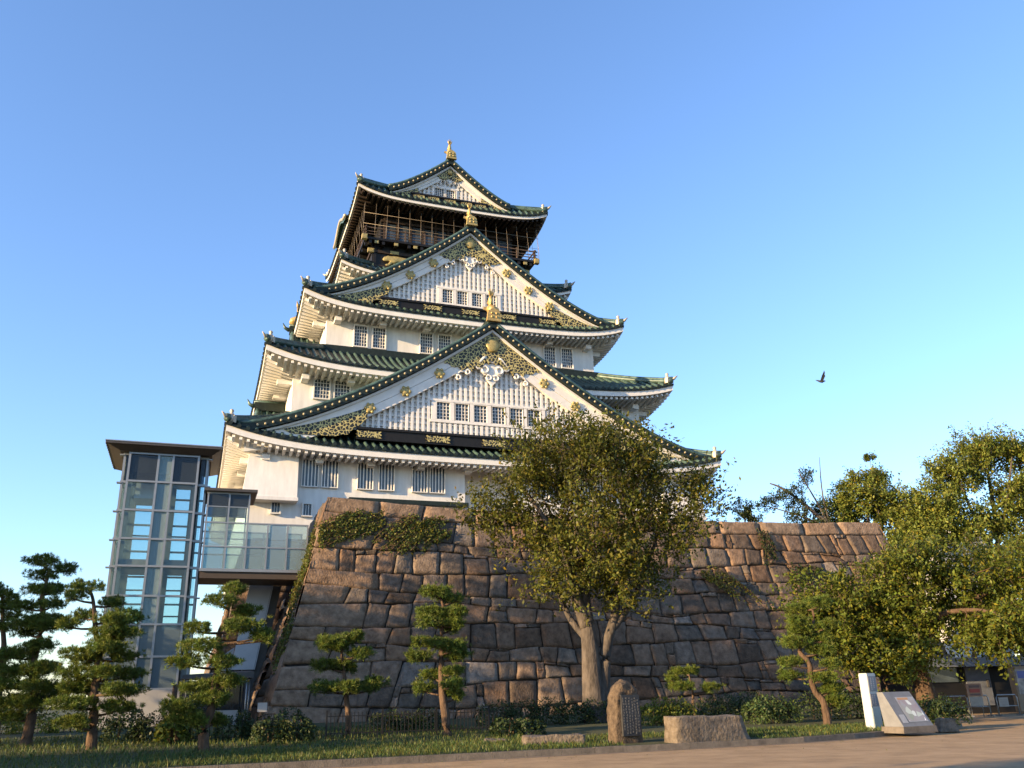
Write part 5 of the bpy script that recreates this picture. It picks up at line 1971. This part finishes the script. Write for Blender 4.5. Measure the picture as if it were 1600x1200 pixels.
bl = thing('stone_block', 'long rectangular rough-hewn stone block lying beside the inscribed stone', 'stone block', (5.65, 28.4, .1), radians(24))
rough([(-1.3, -.35, -.1), (1.38, -.35, -.1), (1.38, .45, -.1), (-1.3, .45, -.1), (-1.32, -.32, .76), (1.12, -.32, .74), (1.1, .4, .72), (-1.3, .4, .78)], 'block_body', bl, ROCK, 3, .045)
bl = thing('low_stone_slab', 'low flat stone slab with rough edge, left of the inscribed stone', 'stone slab', (.95, 28.0, .1), radians(8))
rough([(-.95, -.3, -.1), (.95, -.3, -.1), (.95, .4, -.1), (-.95, .4, -.1), (-.9, -.28, .32), (.92, -.28, .33), (.9, .35, .34), (-.9, .35, .33)], 'slab_body', bl, ROCK, 5, .04)
bl = thing('small_rock', 'small brown rock on the grass, left of the low stone slab', 'rock', (-.85, 29.3, .12), radians(8))
rough([(-.4, -.25, -.1), (.4, -.25, -.1), (.4, .25, -.1), (-.4, .25, -.1), (-.3, -.2, .2), (.36, -.2, .17), (.33, .2, .2), (-.3, .2, .2)], 'rock_body', bl, ROCK, 8, .04)
bl = thing('dark_rock', 'dark rounded rock at the kerb end beside the map board', 'rock', (14.7, 32.4, .1), 0)
rough([(-.35, -.3, -.1), (.35, -.3, -.1), (.35, .3, -.1), (-.35, .3, -.1), (-.25, -.2, .38), (.22, -.2, .34), (.22, .2, .36), (-.25, .2, .36)], 'rock_body', bl, ROCK, 9, .05)

# ------------------------------------------------------------------ signpost and map board
sp = thing('signpost', 'square white signpost with grey upper panel beside the map board', 'signpost', (12.25, 32.4, .1), radians(32))
m = MB()
m.box(-.23, .23, -.17, .17, 0, 1.86)
m.box(-.22, .22, -.16, .16, 1.86, 1.9)
m.build('post_body', mat('pale_stone_post', (.38, .40, .39), .55, var=.05), sp)
m = MB()
m.box(-.2, .2, -.185, -.168, 1.3, 1.8)
m.box(-.2, .2, -.185, -.168, .82, 1.22)
for x, z0, z1 in ((-.06, 1.35, 1.75), (.06, 1.4, 1.75), (-.1, .9, 1.18), (.02, .86, 1.18)):
    z = z1
    while z > z0:
        m.box(x - .025, x + .025, -.189, -.1845, z - .035, z, 1)
        z -= .06
m.build('grey_panel', [mat('grey_sign_panel', (.17, .18, .20), .5, var=.08), mat('faint_sign_letters', (.30, .31, .33), .6)], sp)
m = MB()
m.box(-.2, .2, -.182, -.168, .08, .76)
m.build('pale_panel', mat('pale_blue_sign_panel', (.28, .36, .38), .5, var=.06), sp)

bo = thing('map_board', 'slanted grey stone board with a coloured area map on its face', 'map board', (12.85, 31.0, .1), radians(27))
m = MB()
m.hexa([(-.75, -.42, 0), (.85, -.42, 0), (.85, .5, 0), (-.75, .5, 0), (-.72, -.40, .2), (.82, -.40, .2), (.82, .48, .2), (-.72, .48, .2)])
m.build('plinth', KERB, bo)
m = MB()
m.hexa([(-.66, -.36, .2), (.76, -.36, .2), (.76, .40, .2), (-.66, .40, .2), (-.78, .18, 1.27), (.5, .18, 1.27), (.5, .42, 1.27), (-.78, .42, 1.27)])
m.build('board_body', mat('grey_board_stone', (.145, .15, .16), .6, var=.15, scale=4), bo)


def slant(s, t, off=.012):   # s across 0..1, t up 0..1 on the sloping face
    a = Vector((-.66, -.36, .2)).lerp(Vector((.76, -.36, .2)), s)
    b = Vector((-.78, .18, 1.27)).lerp(Vector((.5, .18, 1.27)), s)
    return a.lerp(b, t) + Vector((0, -.89, .45)) * off


mm, nt, out = new_mat('printed_map')
N, L = nt.nodes, nt.links
tc = N.new('ShaderNodeTexCoord')
vz = N.new('ShaderNodeTexVoronoi')
vz.inputs['Scale'].default_value = 5.5
rp = N.new('ShaderNodeValToRGB')
for pos, c in ((.0, (.28, .27, .25)), (.35, (.27, .21, .20)), (.6, (.27, .26, .22)), (.8, (.22, .26, .15)), (1, (.22, .24, .27))):
    e = rp.color_ramp.elements.new(pos)
    e.color = (*c, 1)
sx = N.new('ShaderNodeSeparateColor')
p = N.new('ShaderNodeBsdfPrincipled')
L.new(tc.outputs['Object'], vz.inputs['Vector'])
L.new(vz.outputs['Color'], sx.inputs[0])
L.new(sx.outputs[0], rp.inputs[0])
L.new(rp.outputs[0], p.inputs['Base Color'])
p.inputs['Roughness'].default_value = .35
L.new(p.outputs[0], out.inputs[0])
m = MB()
m.add([slant(.27, .12), slant(.93, .12), slant(.97, .84), slant(.31, .84)], [(0, 1, 2, 3)])
m.add([slant(.05, .1), slant(.24, .1), slant(.25, .34), slant(.06, .34)], [(0, 1, 2, 3)])
m.build('map_frame', mat('white_map_border', (.30, .30, .30), .4), bo)
m = MB()
m.add([slant(.29, .15, .016), slant(.91, .15, .016), slant(.94, .74, .016), slant(.33, .74, .016)], [(0, 1, 2, 3)])
m.build('map_print', mm, bo)
m = MB()
m.add([slant(.36, .755, .016), slant(.74, .755, .016), slant(.745, .82, .016), slant(.365, .82, .016)], [(0, 1, 2, 3)])
m.build('map_title', mat('orange_map_title', (.40, .22, .10), .4), bo)

# ------------------------------------------------------------------ kiosk, panel, barriers
ki = thing('kiosk', 'dark shaded kiosk with pale roof edge behind the barriers at the right edge', 'kiosk', (25.2, 50.6, 0), radians(12))
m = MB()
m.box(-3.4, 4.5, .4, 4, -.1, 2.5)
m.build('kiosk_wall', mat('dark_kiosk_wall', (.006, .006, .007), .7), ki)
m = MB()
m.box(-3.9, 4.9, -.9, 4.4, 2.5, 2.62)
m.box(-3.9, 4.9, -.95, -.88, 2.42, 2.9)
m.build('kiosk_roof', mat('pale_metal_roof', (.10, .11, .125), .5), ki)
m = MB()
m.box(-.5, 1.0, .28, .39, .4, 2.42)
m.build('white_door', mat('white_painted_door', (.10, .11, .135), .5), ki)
m = MB()
m.box(.72, .84, .22, .29, 1.35, 1.75)
m.build('door_handle', STEELDARK, ki)
m = MB()
m.box(-3.2, -1.0, .3, .39, 1.65, 2.4)
m.build('window', WINGLASS, ki)
pn = thing('poster_case', 'tall lit display case with a poster at the right edge of the photo', 'display case', (27.0, 49.0, 0), radians(12))
m = MB()
m.box(-.75, .75, 0, .4, .1, 2.3)
m.box(-.78, .78, -.02, .42, 2.3, 2.36)
m.build('case_body', mat('beige_case', (.20, .15, .10), .5), pn)
m = MB()
m.box(-.64, .3, -.015, 0, .95, 2.2)
m.build('poster_print', mat('faded_poster', (.20, .19, .20), .4, var=.6, scale=2.5, base2=(.42, .38, .33)), pn)
m = MB()
m.box(-.55, .05, -.022, -.014, 1.75, 2.12)
m.build('poster_heading', mat('blue_poster_heading', (.08, .10, .26), .4), pn)
m = MB()
for k in range(7):
    m.box(-.5 + k * .16, -.4 + k * .16, -.012, 0, .42, .62)
m.build('case_text', mat('brown_case_letters', (.30, .20, .12), .6), pn)

bar0 = None
for k, (x, y, rz) in enumerate(((21.7, 46.1, .12), (23.0, 46.6, .12), (24.6, 46.9, .1))):
    lb = ('grey tubular barrier at the left, nearest the tree trunk', 'grey tubular barrier with a reddish notice board, in the middle', 'grey tubular barrier with a small white notice, nearest the display case')[k]
    if bar0 is None:
        bar0 = thing('barrier', lb, 'barrier', (x, y, .0), rz, 'barriers in front of the kiosk')
        m = MB()
        m.tube([(-.55, 0, 0), (-.55, 0, .85), (-.48, 0, .97), (.48, 0, .97), (.55, 0, .85), (.55, 0, 0)], .032, 8)
        m.tube([(-.55, 0, .45), (.55, 0, .45)], .024, 8)
        m.build('tube_frame', STEEL, bar0)
        for sx in (-.55, .55):
            m = MB()
            m.beam((sx, -.28, .02), (sx, .28, .02), .06, .04)
            m.build('foot', STEEL, bar0)
    else:
        b = bar0.copy()
        COL.objects.link(b)
        b.location = (x, y, 0)
        b.rotation_euler.z = rz
        b['label'] = lb
        for ch in bar0.children:
            c = ch.copy()
            COL.objects.link(c)
            c.parent = b
nb = thing('notice_board', 'reddish notice board with text rows standing at the middle barrier', 'notice', (22.6, 46.0, .0), radians(8))
m = MB()
m.box(-.4, .4, -.03, .02, .95, 1.55)
m.build('board_panel', mat('salmon_notice_board', (.28, .18, .13), .6), nb)
m = MB()
m.box(-.26, .28, -.045, -.03, 1.36, 1.47)
m.box(-.26, .28, -.045, -.03, 1.0, 1.08)
m.build('text_band', mat('dark_notice_text', (.12, .09, .09), .6), nb)
m = MB()
m.box(-.26, .28, -.045, -.03, 1.13, 1.3)
m.build('red_band', mat('red_notice_text', (.30, .07, .06), .6), nb)
m = MB()
m.box(-.34, .36, -.035, .0, .5, .93)
m.build('lower_sheet', mat('white_notice_sheet', (.28, .28, .27), .6, var=.2, scale=4), nb)
for sx in (-.3, .3):
    m = MB()
    m.tube([(sx, .03, 0), (sx, .03, 1.4)], .02, 6)
    m.build('leg', STEEL, nb)
nb = thing('small_notice', 'small white paper notice hung on the barrier by the display case', 'notice', (24.35, 46.82, 0), radians(6))
m = MB()
m.box(-.25, .25, -.06, -.04, .42, .86)
m.build('sheet', mat('white_paper', (.30, .30, .29), .7), nb)
m = MB()
for k in range(4):
    m.box(-.18, .18, -.068, -.0605, .5 + k * .08, .53 + k * .08)
m.build('text_rows', mat('grey_print', (.25, .25, .25), .7), nb)

# ------------------------------------------------------------------ fences, posts, little sign
def picket_fence(label, a, b, h, step, parent=None, m_=STEELDARK, zb=.2):
    a, b = Vector((*a, zb)), Vector((*b, zb))
    root = thing('picket_fence', label, 'fence', a, math.atan2(b.y - a.y, b.x - a.x))
    L = (b - a).length
    m = MB()
    n = int(L / step)
    for k in range(n + 1):
        x = L * k / n
        m.box(x - .014, x + .014, -.014, .014, 0, h)
    m.box(0, L, -.012, .012, h * .25, h * .25 + .03)
    m.box(0, L, -.012, .012, h * .85, h * .85 + .03)
    m.build('pickets', LACQUER, root)
    for x in np.arange(0, L + .01, 2.0):
        m = MB()
        m.box(x - .03, x + .03, -.03, .03, -.1, h + .08)
        m.build('post', LACQUER, root)
    return root


picket_fence('thin dark iron fence along the foot of the stone wall corner', (-6.9, 33.0), (-.9, 35.0), .95, .14)
picket_fence('short dark timber fence beside the hedge before the lift tower', (-11.6, 32.6), (-9.9, 33.0), .85, .2)
for k, (x, h, lb) in enumerate(((-12.05, 1.98, 'taller left one of two dark timber posts before the lift tower plinth'), (-11.78, 1.88, 'shorter right one of two dark timber posts before the lift tower plinth'))):
    t_ = thing('timber_post', lb, 'post', (x, 32.0, .2), .2)
    m = MB()
    m.tube([(0, 0, -.1), (0, 0, h * .6), (.01, 0, h)], [.10, .095, .085], 10)
    m.build('post_body', BARK, t_)
    m = MB()
    m.lathe([(.095, 0), (.09, .03), (.03, .05)], (.01, 0, h), 10)
    m.build('post_cap', DARKWOOD, t_)
sg = thing('small_sign', 'small pale sign on a dark slatted stand at the foot of the ivy corner', 'sign', (-9.0, 32.2, .2), .25)
m = MB()
m.box(-.16, .16, -.03, .03, 1.05, 1.35)
m.build('sign_plate', CONCRETE, sg)
for sx in (-.2, .1, .42):
    m = MB()
    m.box(sx - .03, sx + .03, -.03, .03, 0, 1.0)
    m.build('leg', DARKWOOD, sg)
m = MB()
for z in (.5, .65, .8, .95):
    m.box(.1, .44, -.025, .025, z, z + .04)
m.build('slats', DARKWOOD, sg)

# ------------------------------------------------------------------ far building, bird
fb = thing('concrete_building', 'far pale concrete building glimpsed between trees at the right', 'building', (80, 165, 0), .3)
m = MB()
m.box(-6, 6, -6, 6, 0, 26.2, 0)
m.box(-6.3, 6.3, -6.3, 6.3, 26.2, 26.8, 0)
for k in range(6):
    m.box(-5.6 + k * 2, -4.3 + k * 2, -6.05, -5.9, 23.2, 25.6, 1)
    m.box(-5.6 + k * 2, -4.3 + k * 2, -6.05, -5.9, 19.2, 21.6, 1)
m.build('building_wall', [CONCRETE, WINGLASS], fb)
m = MB()
for x in (1.5, 2.6, 3.7):
    m.box(x, x + .7, -2, 1, 26.8, 29.4)
m.build('roof_tower', CONCRETE, fb)

bd = thing('bird', 'dark bird flying with raised wings in the sky right of the castle', 'bird', (22.68, 60.0, 22.65), radians(-20))
bd.scale = (.78, .78, .78)
BLACK = mat('black_feathers', (.015, .016, .02), .6)
m = MB()
m.tube([(-.48, .05, .22), (-.3, .02, .13), (-.1, 0, .02), (.08, 0, -.04), (.2, 0, 0.0), (.3, 0, .0), (.37, 0, -.01)], [.02, .07, .11, .12, .09, .06, .012], 8)
m.build('body', BLACK, bd)
for sg_ in (-1, 1):
    m = MB()
    L = [(.02, 0, .02), (.12, sg_ * .12, .22), (.22, sg_ * .30, .44), (.34, sg_ * .5, .64), (.38, sg_ * .58, .82)]
    Wd = [.26, .25, .22, .16, .04]
    up_ = [(x, y, z) for x, y, z in L]
    rows = [[(x + w * .5, y, z - .02 * w), (x, y, z + .02), (x - w * .5, y + .0, z + .06 * w)] for (x, y, z), w in zip(L, Wd)]
    m.grid(rows)
    rows = [[(a, b - .012, c - .012) for a, b, c in r_] for r_ in rows]
    m.grid([r_[::-1] for r_ in rows])
    m.build('wing', BLACK, bd)

# ------------------------------------------------------------------ trees out of the frame at the left that shade the lawn and the wall foot
SHADE = [(-35, 22, 4.2, 14), (-40, 30, 4.6, 16), (-29.5, 13.5, 2.8, 6.5), (-34, 31, 3.6, 11.5), (-46, 40, 4.6, 16.5), (-12.8, 2.3, 2.4, 8.5), (-33, 35.5, 4.2, 13), (-27, 31.5, 4.2, 18)]
for k, (x, y, rad, h) in enumerate(SHADE):
    limbs = [([(x, y, -.2), (x, y, h * .4), (x + .2, y, h * .8)], .3, .08)]
    ells = [(x, y, h * .62, rad, rad, h * .3, 1)] if k != 7 else [(x, y, 13.6, rad, rad, 4.4, 1)]
    broadleaf('shade_tree', ('leafy tree left of the frame nearest the road', 'leafy tree left of the frame beside the lawn', 'short leafy tree left of the frame by the road', 'tall leafy tree left of the frame behind the lawn', 'tallest leafy tree left of the frame', 'small leafy tree beside the viewer, left of the frame', 'broad leafy tree left of the frame level with the tall pine', 'tall leafy tree with a high crown left of the frame')[k],
              (x, y, 0), limbs, ells, 110, LEAFDARK, BARK, 1.2, .45, seed=60 + k, yellow=0, per=9, sprigs=7)

# fallen leaves and grit lying on the paving and grass edge
lv = Leaves()
n = 900
x = rng.uniform(-20, 9, n)
y = np.array([kerb_y(v) for v in x]) - np.abs(rng.normal(size=n)) * 1.6 - .05
c = np.stack([C0.x + E1.x * x + E2.x * y, C0.y + E1.y * x + E2.y * y, np.full(n, .006)], 1)
ax = rng.normal(size=(n, 3)) * np.array([1, 1, .08])
ax /= np.linalg.norm(ax, axis=1)[:, None]
lv.quads(c, .055, np.tile(np.array([0, 0, 6.0]), (n, 1)), tints(n, .6, 1.6, .3, .6), .6, ax * 5)
tag(lv.build('leaf_litter', LEAFOLIVE), 'small dry leaves scattered along the gutter of the path', 'fallen leaves', kind='stuff')
